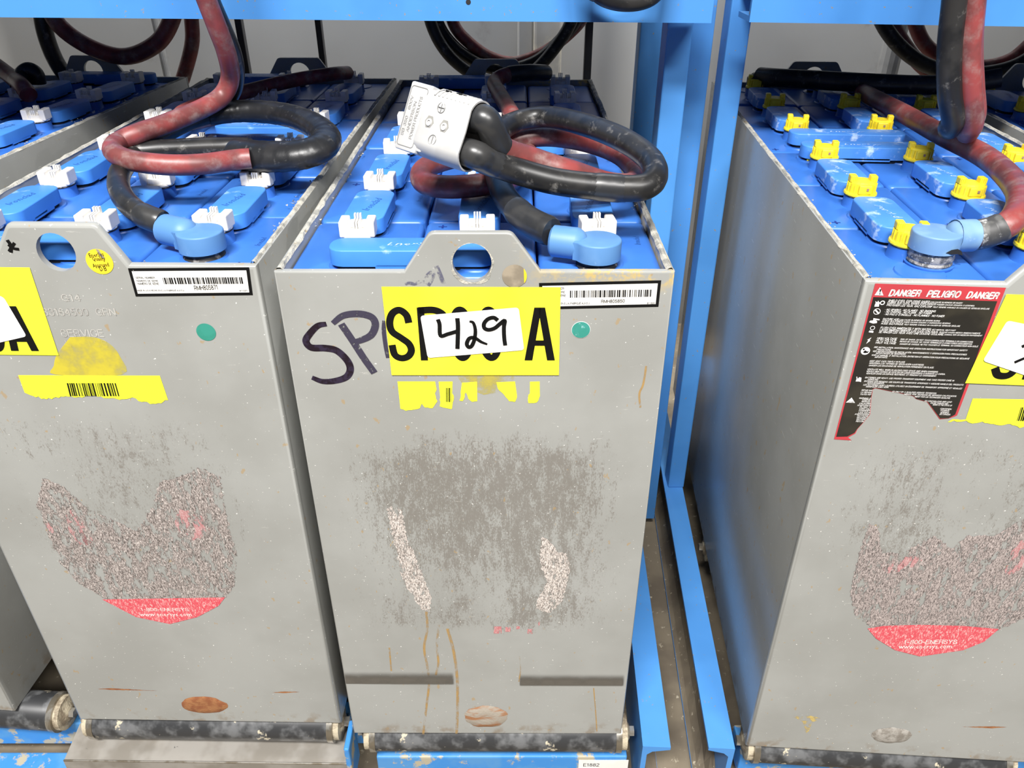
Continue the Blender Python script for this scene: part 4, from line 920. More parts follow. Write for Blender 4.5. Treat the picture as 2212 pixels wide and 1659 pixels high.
def channel(mb, w, h, L, web_left, z0, t=0.006):
    """C-section laid along y; flanges point away from the web"""
    s = 1 if web_left else -1
    xw = -w / 2 if web_left else w / 2
    prof = [(xw, 0), (xw + s * w, 0), (xw + s * w, t * 0.8), (xw + s * (t + 0.006), t * 1.6), (xw + s * t, t * 1.6 + 0.006),
            (xw + s * t, h - t * 1.6 - 0.006), (xw + s * (t + 0.006), h - t * 1.6), (xw + s * w, h - t * 0.8), (xw + s * w, h), (xw, h)]
    if s < 0:
        prof = prof[::-1]
    n = len(prof)
    vs = [(x, yy, z + z0) for yy in (0, L) for x, z in prof]
    fs = [(i, (i + 1) % n, n + (i + 1) % n, n + i) for i in range(n)]
    tri = tessellate_polygon([[Vector((x, z, 0)) for x, z in prof]])
    for a, b, c in tri:
        fs += [(a, b, c), (n + a, n + c, n + b)]
    mb.add(vs, fs)


def make_rack_side(root, w, rz, web_left):
    mb = MB()
    channel(mb, w, 0.119, 0.95, web_left, 0.002)
    o = mb.build('base_rail', 'rack', root)
    o.rotation_euler = (0, 0, math.radians(rz))
    return o


for rt_, w_, a_, left_ in ((RL, 0.033, -2.6, True), (RR, 0.031, -3.3, False)):
    o = make_rack_side(rt_, w_, a_, left_)
    s = 1 if left_ else -1
    # dirt on the flange, heaped up the web to paint its shaded inside dark
    prof = [(s * w_ * 0.49, 0.0069), (s * w_ * 0.30, 0.011), (s * w_ * 0.02, 0.022), (-s * w_ * 0.20, 0.050), (-s * w_ * 0.30, 0.064), (-s * w_ * 0.30, 0.0069)]
    if s > 0:
        prof = prof[::-1]
    nP = len(prof)
    rd = random.Random(8)
    vs, fs = [], []
    nS = 40
    for k in range(nS + 1):
        sc_ = min(1.0, k / 3.0) * rd.uniform(0.85, 1.15)
        vs += [(a, 0.002 + 0.945 * k / nS, 0.0071 + (b - 0.0069) * sc_) for a, b in prof]
    for k in range(nS):
        for i in range(nP):
            j = (i + 1) % nP
            fs.append((k * nP + i, k * nP + j, (k + 1) * nP + j, (k + 1) * nP + i))
    fs += [tuple(range(nP - 1, -1, -1)), tuple(nS * nP + i for i in range(nP))]
    dm = MB().add(vs, fs).build('dirt_shade_wedge', 'floor', o)
    tag(dm, kind='stuff')


def part(root, name, mat, x0, x1, y0, y1, z0, z1, bev=0.001):
    """box given in world metres, stored in the rack's own frame"""
    l = root.location
    return MB().box(x0 - l.x, x1 - l.x, y0 - l.y, y1 - l.y, z0, z1, bev).build(name, mat, root)


# shelf beams: front face, lower flange
def beam(root, x0, x1, zl, zr, y=0.95):
    l = root.location
    for nm, (ya, yb, dz0, dz1) in dict(beam=(0, 0.006, 0, 0.11), beam_flange=(0.006, 0.05, 0.0, 0.006)).items():
        vs = []
        for yy in (y + ya, y + yb):
            for xx, zz in ((x0, zl), (x1, zr)):
                vs += [(xx - l.x, yy - l.y, zz + dz0), (xx - l.x, yy - l.y, zz + dz1)]
        MB().add(vs, [(0, 2, 3, 1), (4, 5, 7, 6), (0, 1, 5, 4), (2, 6, 7, 3), (1, 3, 7, 5), (0, 4, 6, 2)]).build(nm, 'rack', root)


beam(RL, -1.15, 0.2211, 0.8742, 0.8619)
beam(RR, 0.2632, 1.25, 0.8628, 0.847)
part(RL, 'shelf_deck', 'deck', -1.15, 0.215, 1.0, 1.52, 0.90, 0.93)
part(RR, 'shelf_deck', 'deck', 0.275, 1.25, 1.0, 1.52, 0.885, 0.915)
part(RL, 'added_light_block', 'deck', -1.15, 0.212, 1.505, 1.515, 0.93, 2.0, 0)  # unseen sheets added to block light from the wall and rear cells
part(RR, 'added_light_block', 'deck', 0.275, 1.25, 1.505, 1.515, 0.915, 2.0, 0)
# posts: left rack
part(RL, 'post', 'rack', 0.186, 0.2165, 1.02, 1.06, 0.02, 0.905, 0.002)
part(RL, 'post_flange', 'rack', 0.2175, 0.2575, 1.085, 1.09, 0.02, 0.90, 0.001)
part(RL, 'rear_post', 'rack', 0.214, 0.252, 1.42, 1.46, 0.0, 0.93, 0.002)
# right rack post standing on its base rail
part(RR, 'post', 'rack', 0.2665, 0.2935, 1.05, 1.085, 0.121, 0.89, 0.002)
part(RR, 'rear_post', 'rack', 1.05, 1.09, 1.42, 1.46, 0.0, 0.93, 0.002)
for xx, ww in ((-0.545, 0.0135), (-0.3865, 0.012), (0.154, 0.0155)):
    s = 1.52 / 1.7
    part(RL, 'rear_strut', 'strut', (xx - ww / 2) * s, (xx + ww / 2) * s, 1.52, 1.535, 0.0, 0.93, 0.001)
# front cross members under the rollers
part(RL, 'cross_member', 'rackdirty', -1.15, 0.142, 0.627, 0.66, 0.036, 0.079, 0.002)
part(RL, 'cross_member', 'rackdirty', -1.15, -0.53, 0.585, 0.625, 0.0, 0.022, 0.002)
part(RL, 'cross_member', 'rackdirty', -0.17, 0.142, 0.585, 0.609, 0.03, 0.072, 0.002)
part(RL, 'bracket', 'rackdirty', -0.512, -0.462, 0.586, 0.606, 0.0, 0.055, 0.002)
part(RL, 'bracket', 'rackdirty', -0.43, -0.34, 0.586, 0.606, 0.0, 0.045, 0.002)
part(RL, 'bracket', 'rackdirty', -0.2005, -0.1940, 0.56, 0.60, 0.055, 0.125, 0.002)
part(RR, 'cross_member', 'rackdirty', 0.285, 1.25, 0.59, 0.63, 0.03, 0.072, 0.002)
# bolt holes in the beams, their inner shade painted as flat dark discs
for root, x, z in ((RL, -0.385, 0.8895), (RL, -0.048, 0.8835), (RR, 0.512, 0.8755)):
    l = root.location
    m2 = MB().disc((0, 0), 0.0028, 0.0028, 0, 16)
    o = m2.build('bolt_hole_shade', 'dark', root)
    o.location = (x - l.x, 0.9497 - l.y, z)
# paper tag on the cross member
o = MB().box(0.0, 0.062, -0.0006, 0, 0, 0.02).build('paper_tag', 'labw', RL)
o.location = (0.082 - RL.location.x, 0.5848 - RL.location.y, 0.046)
mb = MB()
text(mb, 'E1882', (0.006, 0.008), (0.026, 0.008), 0.006, -0.0009)
mb.build('lettering', 'ink', o)

# ---------------------------------------------------------------- rollers
ROLL_R = 0.0235


def make_roller(x0, x1, y, z, rz, label, group):
    t = tag(empty('conveyor_roller', ((x0 + x1) / 2, y, z), rz), label, 'roller', group)
    hw = (x1 - x0) / 2
    MB().lathe([(ROLL_R - 0.001, -hw + 0.012), (ROLL_R, -hw + 0.014), (ROLL_R, hw - 0.014), (ROLL_R - 0.001, hw - 0.012)], 28, 'X').build('tube', 'roller', t, True)
    for s in (-1, 1):
        MB().lathe([(0.010, s * (hw - 0.013)), (ROLL_R - 0.002, s * (hw - 0.013)), (ROLL_R - 0.002, s * (hw - 0.004)), (0.013, s * (hw - 0.003)), (0.009, s * hw)][::s], 24, 'X').build('bearing', 'bearing', t, True)
        MB().lathe([(ROLL_R + 0.001, s * (hw - 0.018)), (ROLL_R + 0.0012, s * (hw - 0.011)), (ROLL_R - 0.003, s * (hw - 0.0105))][::s], 28, 'X').build('end_ring', 'bright', t, True)
    MB().lathe([(0.0065, -hw - 0.006), (0.0065, hw + 0.006)], 6, 'X').build('axle', 'bright', t)
    return t


# ---------------------------------------------------------------- batteries
P0, PITCH, CX = 0.0065, 0.1305, 0.1035       # first cell edge, row pitch, column pitch
CELL_Z = H - 0.0075                            # lid of the cells, just under the rim


def cap_mesh(mb, kind):
    """flip-top vent cap: round skirt, two raised wings, scooped front with ribs"""
    r = 0.0135
    if kind == 'yellow':
        mb.lathe([(r + 0.0018, 0), (r + 0.0022, 0.001), (r + 0.0018, 0.0026), (r - 0.0006, 0.0034), (r - 0.0012, 0.0120), (r - 0.0030, 0.0136), (0.0, 0.0136)], 22)
        for k in range(18):
            a = 2 * math.pi * (k + 0.5) / 18
            ca, sa = math.cos(a), math.sin(a)
            q = [(u * ca - v * sa, u * sa + v * ca) for u, v in ((r - 0.0014, -0.0010), (r + 0.0004, -0.0008), (r + 0.0004, 0.0008), (r - 0.0014, 0.0010))]
            mb.prism(q, 0.003, 0.0118)
        mb.box(-0.0062, 0.0062, -0.0142, -0.0105, 0.0030, 0.0122, 0.0012)
        for s in (-1, 1):
            x0, x1 = (0.0062, 0.0130) if s > 0 else (-0.0130, -0.0062)
            mb.box(x0, x1, -0.0035, 0.0060, 0.0118, 0.0186, 0.0012)
            for k in range(3):
                mb.box(x0 + 0.0010 + 0.0018 * k, x0 + 0.0020 + 0.0018 * k, -0.0042, -0.0030, 0.0125, 0.0180)
        return
    mb.lathe([(r + 0.0012, 0), (r + 0.0016, 0.0015), (r + 0.001, 0.003), (r - 0.001, 0.0035), (r - 0.0015, 0.0085), (0.0, 0.0088)], 18)
    for s in (-1, 1):
        w0, w1 = (0.0075, 0.0152) if s > 0 else (-0.0152, -0.0075)
        mb.box(w0, w1, -0.0105, 0.0085, 0.0015, 0.0155, 0.0012)
    mb.box(-0.0078, 0.0078, -0.0045, 0.0085, 0.003, 0.0118, 0.001)
    for k in (-1, 0, 1):
        mb.box(k * 0.0023 - 0.0007, k * 0.0023 + 0.0007, -0.0098, 0.0020, 0.0015, 0.0150)
        mb.box(k * 0.0023 - 0.0007, k * 0.0023 + 0.0007, 0.0015, 0.0055, 0.011, 0.0185)
    mb.box(-0.0078, 0.0078, -0.0118, -0.0035, 0.0, 0.0042, 0.0008)


CAPM = {k: mesh_of(lambda mb, k=k: cap_mesh(mb, k), 'vent_cap_' + k, k, False) for k in ('white', 'yellow')}
SLOTM = mesh_of(lambda mb: [mb.box(s * 0.0048 - 0.0010, s * 0.0048 + 0.0010, -0.0052, -0.0044, 0.0065, 0.0088) for s in (-1, 1)], 'cap_slots', 'slot', False)
SLOTY = mesh_of(lambda mb: mb.box(0.0008, 0.0030, -0.0146, -0.0140, 0.0070, 0.0096), 'cap_slot', 'slot', False)
NECKM = mesh_of(lambda mb: mb.lathe([(0.0155, 0), (0.0148, 0.002), (0.0142, 0.0105), (0.0, 0.0105)], 20), 'vent_neck', 'cell')
SEALM = mesh_of(lambda mb: mb.lathe([(0.0144, 0.0105), (0.0148, 0.0108), (0.0148, 0.0122), (0.0, 0.0122)], 20), 'vent_seal', 'rubber')


def cell_mesh(mb):
    hx, hy = CX / 2 - 0.0010, PITCH / 2 - 0.0011
    mb.prism(rrect(-hx, hx, -hy, hy, 0.007), -0.12, 0.0, 0.0040)
    # raised collar pads round the posts
    for y in (-0.036, 0.036):
        mb.lathe([(0.021, -0.001), (0.0195, 0.0012), (0.0, 0.0012)], 22, 'Z', 0, y, 0)


CELLM = mesh_of(cell_mesh, 'cell', 'cell')


def plus_mark(mb):
    mb.add([(x * 0.004, y * 0.0009, 0.0002) for x, y in ((-1, -1), (1, -1), (1, 1), (-1, 1))], [(0, 1, 2, 3)])
    mb.add([(x * 0.0009, y * 0.004, 0.0003) for x, y in ((-1, -1), (1, -1), (1, 1), (-1, 1))], [(0, 1, 2, 3)])


PLUSM = mesh_of(plus_mark, 'polarity_mark', 'mark', False)


def flat_text(mb, s, w, h, bold=0.0, shear=0.25):
    vs, fs, x0, x1 = glyphs(s, bold, shear)
    k = w / (x1 - x0)
    mb.add([((a - x0) * k - w / 2, b / CAP * h - h / 2, 0) for a, b in vs], fs)


LOGOM = mesh_of(lambda mb: flat_text(mb, 'Ironclad', 0.036, 0.0075), 'cover_logo', 'emboss', False)
LOGOW = mesh_of(lambda mb: flat_text(mb, 'Ironclad', 0.036, 0.0075), 'cover_logo_chalky', 'embossw', False)
LOGOT = mesh_of(lambda mb: flat_text(mb, 'EnerSys', 0.042, 0.0065), 'link_logo', 'embossw', False)
LOGOC = mesh_of(lambda mb: flat_text(mb, 'Ironclad', 0.020, 0.0055), 'lid_logo', 'emboss', False)


def cover_mesh(mb, L, wd=0.0375):
    mb.prism(rrect(-wd / 2, wd / 2, -L / 2, L / 2, 0.0125), 0.0025, 0.0165, 0.0012)
    mb.prism(rrect(-wd / 2, wd / 2, -L * 0.22, L * 0.22, 0.001), 0.0008, 0.004)


COVM = {k: mesh_of(lambda mb: cover_mesh(mb, 0.086), 'connector_cover', k) for k in ('cover', 'coverR')}
LINKM = {k: mesh_of(lambda mb: cover_mesh(mb, 0.138, 0.030), 'link_cover', k) for k in ('cover', 'coverR')}
PADM = mesh_of(lambda mb: mb.prism(rrect(-0.016, 0.016, -0.040, 0.040, 0.011), 0.0, 0.0028), 'lead_strap', 'dark', False)
LPADM = mesh_of(lambda mb: mb.prism(rrect(-0.0125, 0.0125, -0.065, 0.065, 0.011), 0.0, 0.0028), 'lead_strap_long', 'dark', False)


def tab_outline(xl, xr, xtl, xtr, ht):
    hw = W / 2
    r = 0.004
    tab = []
    for (ax, az), (bx, bz), (cx, cz) in (((xr, H), (xtr, H + ht), (xtl, H + ht)), ((xtr, H + ht), (xtl, H + ht), (xl, H))):
        b = Vector((bx, bz))
        u, v = (Vector((ax, az)) - b).normalized() * r, (Vector((cx, cz)) - b).normalized() * r
        for t in (0, 0.33, 0.67, 1):
            q = (b + u) * (1 - t) ** 2 + 2 * b * t * (1 - t) + (b + v) * t * t
            tab.append((q.x, q.y))
    return [(-hw, 0), (hw, 0), (hw, H), (xr, H)] + tab + [(xl, H), (-hw, H)]


def plate(mb, pts, hole, y0, y1, r):
    """steel plate across the end of the case, with a rounded outer edge and a drilled hole"""
    n = len(pts)
    steps = [(offset(pts, -r * (1 - math.sin(math.radians(a)))), y0 + r * (1 - math.cos(math.radians(a)))) for a in (0, 30, 60, 90)] + [(pts, y1)]
    vs = [(p[0], y, p[1]) for ps, y in steps for p in ps]
    fs = []
    for k in range(len(steps) - 1):
        for i in range(n):
            j = (i + 1) % n
            fs.append((k * n + i, k * n + j, (k + 1) * n + j, (k + 1) * n + i))
    mb.add(vs, fs)
    hc = [(hole[0] + hole[2] * math.cos(2 * math.pi * i / 28), hole[1] + hole[3] * math.sin(2 * math.pi * i / 28)) for i in range(28)]
    mb.poly(steps[0][0], y0, [hc])
    k = len(mb.v)
    mb.poly(pts, y1, [hc])
    mb.f = [f if min(f) < k else f[::-1] for f in mb.f]
    hv = [(p[0], y, p[1]) for y in (y0, y1) for p in hc]
    mb.add(hv, [(i, 28 + i, 28 + (i + 1) % 28, (i + 1) % 28) for i in range(28)])


def crusty_strip(mb, p0, p1, w, z, rnd, n=60):
    a, b = Vector(p0), Vector(p1)
    d = (b - a)
    nn = Vector((-d.y, d.x)).normalized()
    vs, fs = [], []
    for i in range(n + 1):
        c = a + d * i / n
        for s in (-1, -0.3, 0.4, 1):
            q = c + nn * s * w / 2 * rnd.uniform(0.75, 1.25)
            h = z + (rnd.uniform(0.0006, 0.0022) if abs(s) < 0.9 else -0.0004)
            vs.append((q.x, q.y, h))
    for i in range(n):
        for k in range(3):
            fs.append((i * 4 + k, i * 4 + k + 1, i * 4 + 5 + k, i * 4 + 4 + k))
    mb.add(vs, fs)


def make_battery(x, y, deg, label, cat_steel, cap, mirror, rnd, tab=(-0.056, 0.053, -0.034, 0.030, 0.0325), hole=(-0.0015, H + 0.0075, 0.0155, 0.0165),
                 edge=0.0014, cov='cover', crust=True):
    t = tag(empty('forklift_battery', (x, y, ZB), math.radians(deg)), label, 'battery')
    mb = MB()
    hw = W / 2
    plate(mb, tab_outline(*tab), hole, 0.0, 0.0058, edge)
    k = len(mb.v)
    plate(mb, tab_outline(-0.056, 0.056, -0.034, 0.034, 0.0325), (0, H + 0.0085, 0.0165, 0.0165), 0, 0.0055, 0.001)
    mb.v[k:] = [(-a, LD - b, c) for a, b, c in mb.v[k:]]
    for s in (-1, 1):
        x0, x1 = (-hw, -hw + 0.005) if s < 0 else (hw - 0.005, hw)
        mb.box(x0, x1, 0.005, LD - 0.005, 0.0, H, 0.0008)
    mb.box(-hw + 0.004, hw - 0.004, 0.005, LD - 0.005, 0.0, 0.006)
    mb.build('case', cat_steel, t, True)
    if crust:
        m2 = MB()
        for s in (-1, 1):
            crusty_strip(m2, (s * (hw - 0.0035), 0.004), (s * (hw - 0.0035), LD - 0.006), 0.0062, H, rnd)
        m2.build('rim_sealant', 'crust', t)
    msign = -1 if mirror else 1
    for row in range(6):
        for c in (-1, 0, 1):
            cy = P0 + PITCH * (row + 0.5)
            dz = rnd.uniform(-0.0012, 0.0006)
            ce = inst(CELLM, 'cell', t, (c * CX, cy, CELL_Z + dz))
            nk = inst(NECKM, 'vent_neck', ce, (0, 0, 0))
            vc = inst(CAPM[cap], 'vent_cap', ce, (0, 0, 0.0118), math.radians(rnd.uniform(-7, 7) - (3 if cap == 'yellow' else 0)))
            inst(SEALM, 'vent_seal', ce, (0, 0, 0))
            if row < 4:
                sl = inst(SLOTM if cap == 'white' else SLOTY, 'cap_slot', ce, (0, 0, 0.0118), vc.rotation_euler.z)
                inst(PLUSM, 'polarity_mark', ce, (-0.035 if rnd.random() < 0.6 else 0.034, rnd.choice((-0.052, 0.05)), 0.0))
                if rnd.random() < 0.75:
                    inst(LOGOC, 'lid_logo', ce, (0.038, rnd.uniform(-0.02, 0.02), 0.0003), math.radians(88))
    def cov_at(cx, cy, long=False, dz=0.0):
        o = inst((LINKM if long else COVM)[cov], 'link_cover' if long else 'connector_cover', t, (cx, cy, CELL_Z + 0.0015 + dz), math.radians(90) if long else math.radians(rnd.uniform(-1.5, 1.5)))
        inst(LPADM if long else PADM, 'lead_strap', o, (0, 0, -0.0015))
        if long:
            inst(LOGOT, 'link_logo', o, (0, -0.0, 0.0167), math.radians(-90 if not mirror else -90))
        else:
            inst(LOGOW if (cov == 'coverR' and rnd.random() < 0.7) else LOGOM, 'cover_logo', o, (rnd.uniform(-0.003, 0.003), 0, 0.0167), math.radians(78 if cov == 'cover' else -78))
    for row in range(5):
        for c in (-1, 0, 1):
            cc = c * msign
            yb = P0 + PITCH * (row + 1)
            if row == 2 and c in (0, 1):
                continue                                   # cross links sit here instead
            cov_at(cc * CX, yb - 0.004)
    cov_at(-CX / 2 * msign, P0 + 0.0265, True)              # front link between two columns
    cov_at(CX / 2 * msign, P0 + PITCH * 3 - 0.030, True)
    cov_at(CX / 2 * msign, P0 + PITCH * 3 + 0.030, True)
    cov_at(-CX / 2 * msign, LD - 0.034, True)
    return t


steel('case_enamel_center', 3.0, -0.10, 0.11, 0.18, 0.45, 1.15, rust_top=0.9)
steel('case_enamel_left', 11.0, -0.11, 0.10, 0.27, 0.46, 0.85)
steel('case_enamel_right', 23.0, -0.11, 0.11, 0.29, 0.47, 0.9)
steel('case_enamel_far_left', 31.0, -0.10, 0.10, 0.25, 0.42, 0.6)
steel('case_enamel_far_right', 41.0, -0.10, 0.10, 0.25, 0.42, 0.6)
rnd = random.Random(5)
BC = make_battery(-0.0305, 0.5776, -0.22, 'grey steel forklift battery tagged 429 with a grey plug resting on top', MATS['case_enamel_center'], 'white', False, rnd)
BL = make_battery(-0.3677, 0.5933, -0.99, 'grey forklift battery with a taped red and black cable coil on top, white caps', MATS['case_enamel_left'], 'white', False, rnd,
                  tab=(-0.058, 0.056, -0.034, 0.038, 0.0345), hole=(-0.0005, H + 0.0105, 0.0155, 0.0165), edge=0.0035)
BR = make_battery(0.4337, 0.5495, -3.85, 'grey forklift battery with yellow vent caps and a black DANGER label', MATS['case_enamel_right'], 'yellow', True, rnd,
                  tab=(-0.053, 0.056, -0.030, 0.034, 0.0325), edge=0.0035, cov='coverR')
BFL = make_battery(-0.772, 0.6205, -4.48, 'grey forklift battery with white caps standing on the roller with the exposed end', MATS['case_enamel_far_left'], 'white', True, rnd, edge=0.002)
BFR = make_battery(0.778, 0.527, -3.85, 'forklift battery with yellow caps mostly hidden behind the hanging cable pair', MATS['case_enamel_far_right'], 'yellow', True, rnd)

# chip broken off a yellow cap, lying on a cell lid
fr = MB().prism([(-0.004, -0.0022), (0.0042, -0.0028), (0.0030, 0.0012), (0.0004, 0.0030), (-0.0026, 0.0018)], 0.0, 0.0042, 0.0006).build('cap_fragment', 'yellow')
fr.location = FRAG[0]
tag(fr, 'small yellow chip of plastic lying loose on a blue cell lid', 'fragment')

# crumbs of dried sealant on the rims
def crumb(parent, pts, size, seed):
    r = random.Random(seed)
    mb = MB()
    for x, y, z in pts:
        for k in range(7):
            s = size * r.uniform(0.4, 1)
            cx, cy, cz = x + r.gauss(0, size * 1.6), y + r.gauss(0, size * 3), z + abs(r.gauss(0, size * 0.5))
            q = [Vector((r.uniform(-1, 1), r.uniform(-1, 1), r.uniform(-0.6, 0.6))).normalized() * s for _ in range(4)]
            mb.add([(cx + v.x, cy + v.y, cz + v.z) for v in q], [(0, 1, 2), (0, 2, 3), (0, 3, 1), (1, 3, 2)])
    o = mb.build('sealant_crumbs', 'crust', parent)
    tag(o, kind='stuff')


crumb(BL, [(0.151, y, H - 0.004) for y in (0.10, 0.16, 0.165, 0.17, 0.175, 0.24, 0.31)], 0.0022, 3)
crumb(BL, [(0.05 + 0.003 * k, 0.010, H - 0.006) for k in range(4)], 0.0016, 4)
crumb(BC, [(-0.151, y, H - 0.004) for y in (0.12, 0.20, 0.27, 0.35, 0.36)] + [(0.152, 0.16, H - 0.004), (0.152, 0.30, H - 0.004)], 0.0016, 5)
crumb(BFL, [(0.151, y, H + 0.001) for y in (0.26, 0.28, 0.36, 0.47, 0.53, 0.60)], 0.0024, 6)
crumb(BR, [(-0.151, y, H - 0.003) for y in (0.02, 0.06, 0.13, 0.2, 0.3)], 0.0014, 7)


# ---------------------------------------------------------------- print on the fronts
def P(parent, name, mat, fn, layer=1):
    mb = MB()
    fn(mb, -0.00035 * layer)
    return mb.build(name, mat, parent)


def on(parent_part, name, mat, fn, layer):
    return P(parent_part, name, mat, fn, layer)


def rounded(q, r, seg=4):
    n, out = len(q), []
    for i in range(n):
        a, b, c = (Vector(q[j % n]) for j in (i - 1, i, i + 1))
        u, v = b + (a - b).normalized() * r, b + (c - b).normalized() * r
        for k in range(seg + 1):
            t = k / seg
            w = u * (1 - t) ** 2 + 2 * b * t * (1 - t) + v * t * t
            out.append((w.x, w.y))
    return out


def lerp2(a, b, t):
    return (a[0] + (b[0] - a[0]) * t, a[1] + (b[1] - a[1]) * t)


def quad_pt(q, u, v):
    """q = top-left, top-right, bottom-right, bottom-left"""
    return lerp2(lerp2(q[0], q[1], u), lerp2(q[3], q[2], u), v)


def barcode(q, n, seed):
    r = random.Random(seed)
    def fn(mb, y):
        widths = []
        for i in range(n):
            widths.append((r.choice((0.6, 0.6, 1.4, 1.9)), r.choice((0.6, 0.7, 1.1, 1.8))))
        tot = sum(a + b for a, b in widths)
        u = 0.0
        for a, b in widths:
            u0, u1 = u / tot, (u + a) / tot
            mb.add([(p[0], y, p[1]) for p in (quad_pt(q, u0, 1), quad_pt(q, u1, 1), quad_pt(q, u1, 0), quad_pt(q, u0, 0))], [(0, 1, 2, 3)])
            u += a + b
    return fn


def jag(pts, amp, seed, lo=None, step=0.0022):
    """ragged torn edge on the stretch of outline below z = lo"""
    r = random.Random(seed)
    out = []
    n = len(pts)
    for i in range(n):
        a, b = Vector(pts[i]), Vector(pts[(i + 1) % n])
        out.append((a.x, a.y))
        if lo is None or (a.y < lo and b.y < lo):
            k = int((b - a).length / step)
            d = (b - a).normalized() if (b - a).length > 0 else Vector((1, 0))
            nn = Vector((-d.y, d.x))
            for j in range(1, k):
                p = a.lerp(b, j / k) + nn * r.uniform(-amp, amp)
                out.append((p.x, p.y))
    return out


# --- centre battery
s1 = P(BC, 'rack_location_sign', 'signy', lambda mb, y: mb.poly(C_SIGN[::-1], y), 3)
s1['label'] = 'yellow location sign with black letters SP00 A'


def sp00a(mb, y):
    sw = 0.0060
    mb.ribbon(C_S, sw, y)
    mb.ribbon(C_P1, sw, y, False)
    mb.ribbon(C_P2, sw, y)
    mb.ribbon(C_Z0, sw, y)
    mb.ribbon(C_Z1, sw, y)
    ap = C_A[1]
    for q in (C_A[0], C_A[2]):
        s = 0.003 if q[0] > ap[0] else -0.003
        e = 0.0001
        mb.add([(p[0], y, p[1]) for p in ((q[0] - 0.0033, q[1]), (q[0] + 0.0033, q[1]), (ap[0] + s / 2 + 0.0029, ap[1]), (ap[0] + s / 2 - 0.0029, ap[1]))], [(0, 1, 2, 3)])
    mb.ribbon(C_A2, 0.005, y - 0.00005, False)


on(s1, 'lettering', 'ink', sp00a, 4)
s2 = on(s1, 'number_sticker', 'stickw', lambda mb, y: mb.poly(rounded(C_TAG[::-1], 0.003), y), 5)
s2['label'] = 'white sticker with 429 in black marker'


def n429(mb, y):
    mb.ribbon(C_4A, 0.0034, y)
    mb.ribbon(C_4B, 0.0036, y - 0.00004)
    mb.ribbon(C_2, 0.0034, y, taper=0.5)
    mb.ribbon(C_9, 0.0034, y)


P(BC, 'number_lettering', 'ink', n429, 6.5)
P(BC, 'marker_lettering', 'marker', lambda mb, y: mb.ribbon(M_S, 0.0064, y, taper=0.35), 1)
P(BC, 'marker_lettering', 'pen_worn', lambda mb, y: (mb.ribbon(M_P1, 0.0062, y, taper=0.3), mb.ribbon(M_P2, 0.0062, y - 0.00005), mb.ribbon(M_0, 0.0035, y)), 1.2)
P(BC, 'marker_smudge', 'pen_faded', lambda mb, y: (mb.ribbon(M_F1, 0.0028, y, taper=0.6), mb.ribbon(M_F2, 0.0028, y), mb.ribbon(M_F3, 0.0035, y)), 1)
rr = C_RESID[1][0] - C_RESID[0][0]
res = P(BC, 'sticker_residue', 'resid', lambda mb, y: mb.disc(C_RESID[0], rr, rr, y), 1)
on(res, 'sticker_remnant', 'qcy', lambda mb, y: mb.poly([(C_RESID[0][0] + rr * math.cos(a), C_RESID[0][1] + rr * math.sin(a)) for a in [math.radians(d) for d in range(-38, 45, 8)]], y), 2)


def serial(B, q, bar, T, no, code, seed, lines):
    pl = P(B, 'serial_label', 'ink', lambda mb, y: mb.poly(q[::-1], y), 1)
    pl['label'] = 'white serial number label with barcode and black border'
    c = ((q[0][0] + q[2][0]) / 2, (q[0][1] + q[2][1]) / 2)
    k = 0.00255
    inner = offset(q[::-1], -k)
    on(pl, 'label_face', 'labw', lambda mb, y: mb.poly(inner, y), 1.6)
    on(pl, 'barcode', 'ink', barcode(bar, 46, seed), 2.2)
    def tx(mb, y):
        text(mb, no, T[0], T[1], T[2][1] - T[0][1], y)
        text(mb, 'MADE IN U.S.A./HECHO EN E.U.A./FABRIQUÉ AUX E.U.', T[3], T[4], T[5][1] - T[3][1], y)
        text(mb, '811320', T[6], T[7], T[8][1] - T[6][1], y)
        for i, s in enumerate(lines):
            a, b, c2 = T[9 + 3 * i:12 + 3 * i]
            text(mb, s, a, b, c2[1] - a[1], y)
    on(pl, 'lettering', 'ink', tx, 2.2)
    return pl


t3 = list(C_SERT)
a, b, c = t3[9:12]
dz = 0.0031
C_SERT2 = t3[:9] + [(p[0] + 0.0008 * k, p[1] + 0.0005 - dz * k + 0.0014) for k in range(3) for p in (a, b, c)]
serial(BC, C_SER, C_BAR, C_SERT2, 'RMH805850', '811320', 5, ('SERIAL NUMBER', 'NÚMERO DE SERIE', 'NUMÉRO DE SÉRIE'))
serial(BL, L_SER, L_BAR, L_SERT, 'RMH805871', '811320', 8, ('SERIAL NUMBER', 'NÚMERO DE SERIE', 'NUMÉRO DE SÉRIE'))
r1 = C_DOT[1][0] - C_DOT[0][0]
d = P(BC, 'round_sticker', 'dotw', lambda mb, y: mb.disc(C_DOT[0], r1, r1, y), 1)
on(d, 'sticker_face', 'teal2', lambda mb, y: mb.disc(C_DOT[0], r1 * 0.96, r1 * 0.95, y), 1.6)
r1 = L_DOT[1][0] - L_DOT[0][0]
P(BL, 'round_sticker', 'teal', lambda mb, y: mb.disc(L_DOT[0], r1, r1, y), 1)
for i, q in enumerate((C_BIT0, C_BIT1, C_BIT2, C_BIT3, C_BIT4)):
    zl = max(p[1] for p in q) - 0.004
    o = P(BC, 'label_remnant', 'labely', lambda mb, y: mb.poly(jag(q[::-1], 0.0006, i, zl), y), 1)
    if i == 1:
        on(o, 'print', 'ink', barcode((C_BITB[0], C_BITB[1], C_BITB[2], C_BITB[3]), 5, 3), 1.6)
P(BC, 'overspray', 'spray_faint', lambda mb, y: mb.poly(C_SPRAY[::-1], y), 0.6)
for q in (C_DARKA, C_DARKB):
    P(BC, 'dark_bar', 'darkbar', lambda mb, y: mb.ribbon(q, 0.0225, y, False), 0.8)  # dark horizontal bars, crisper below and fading upwards
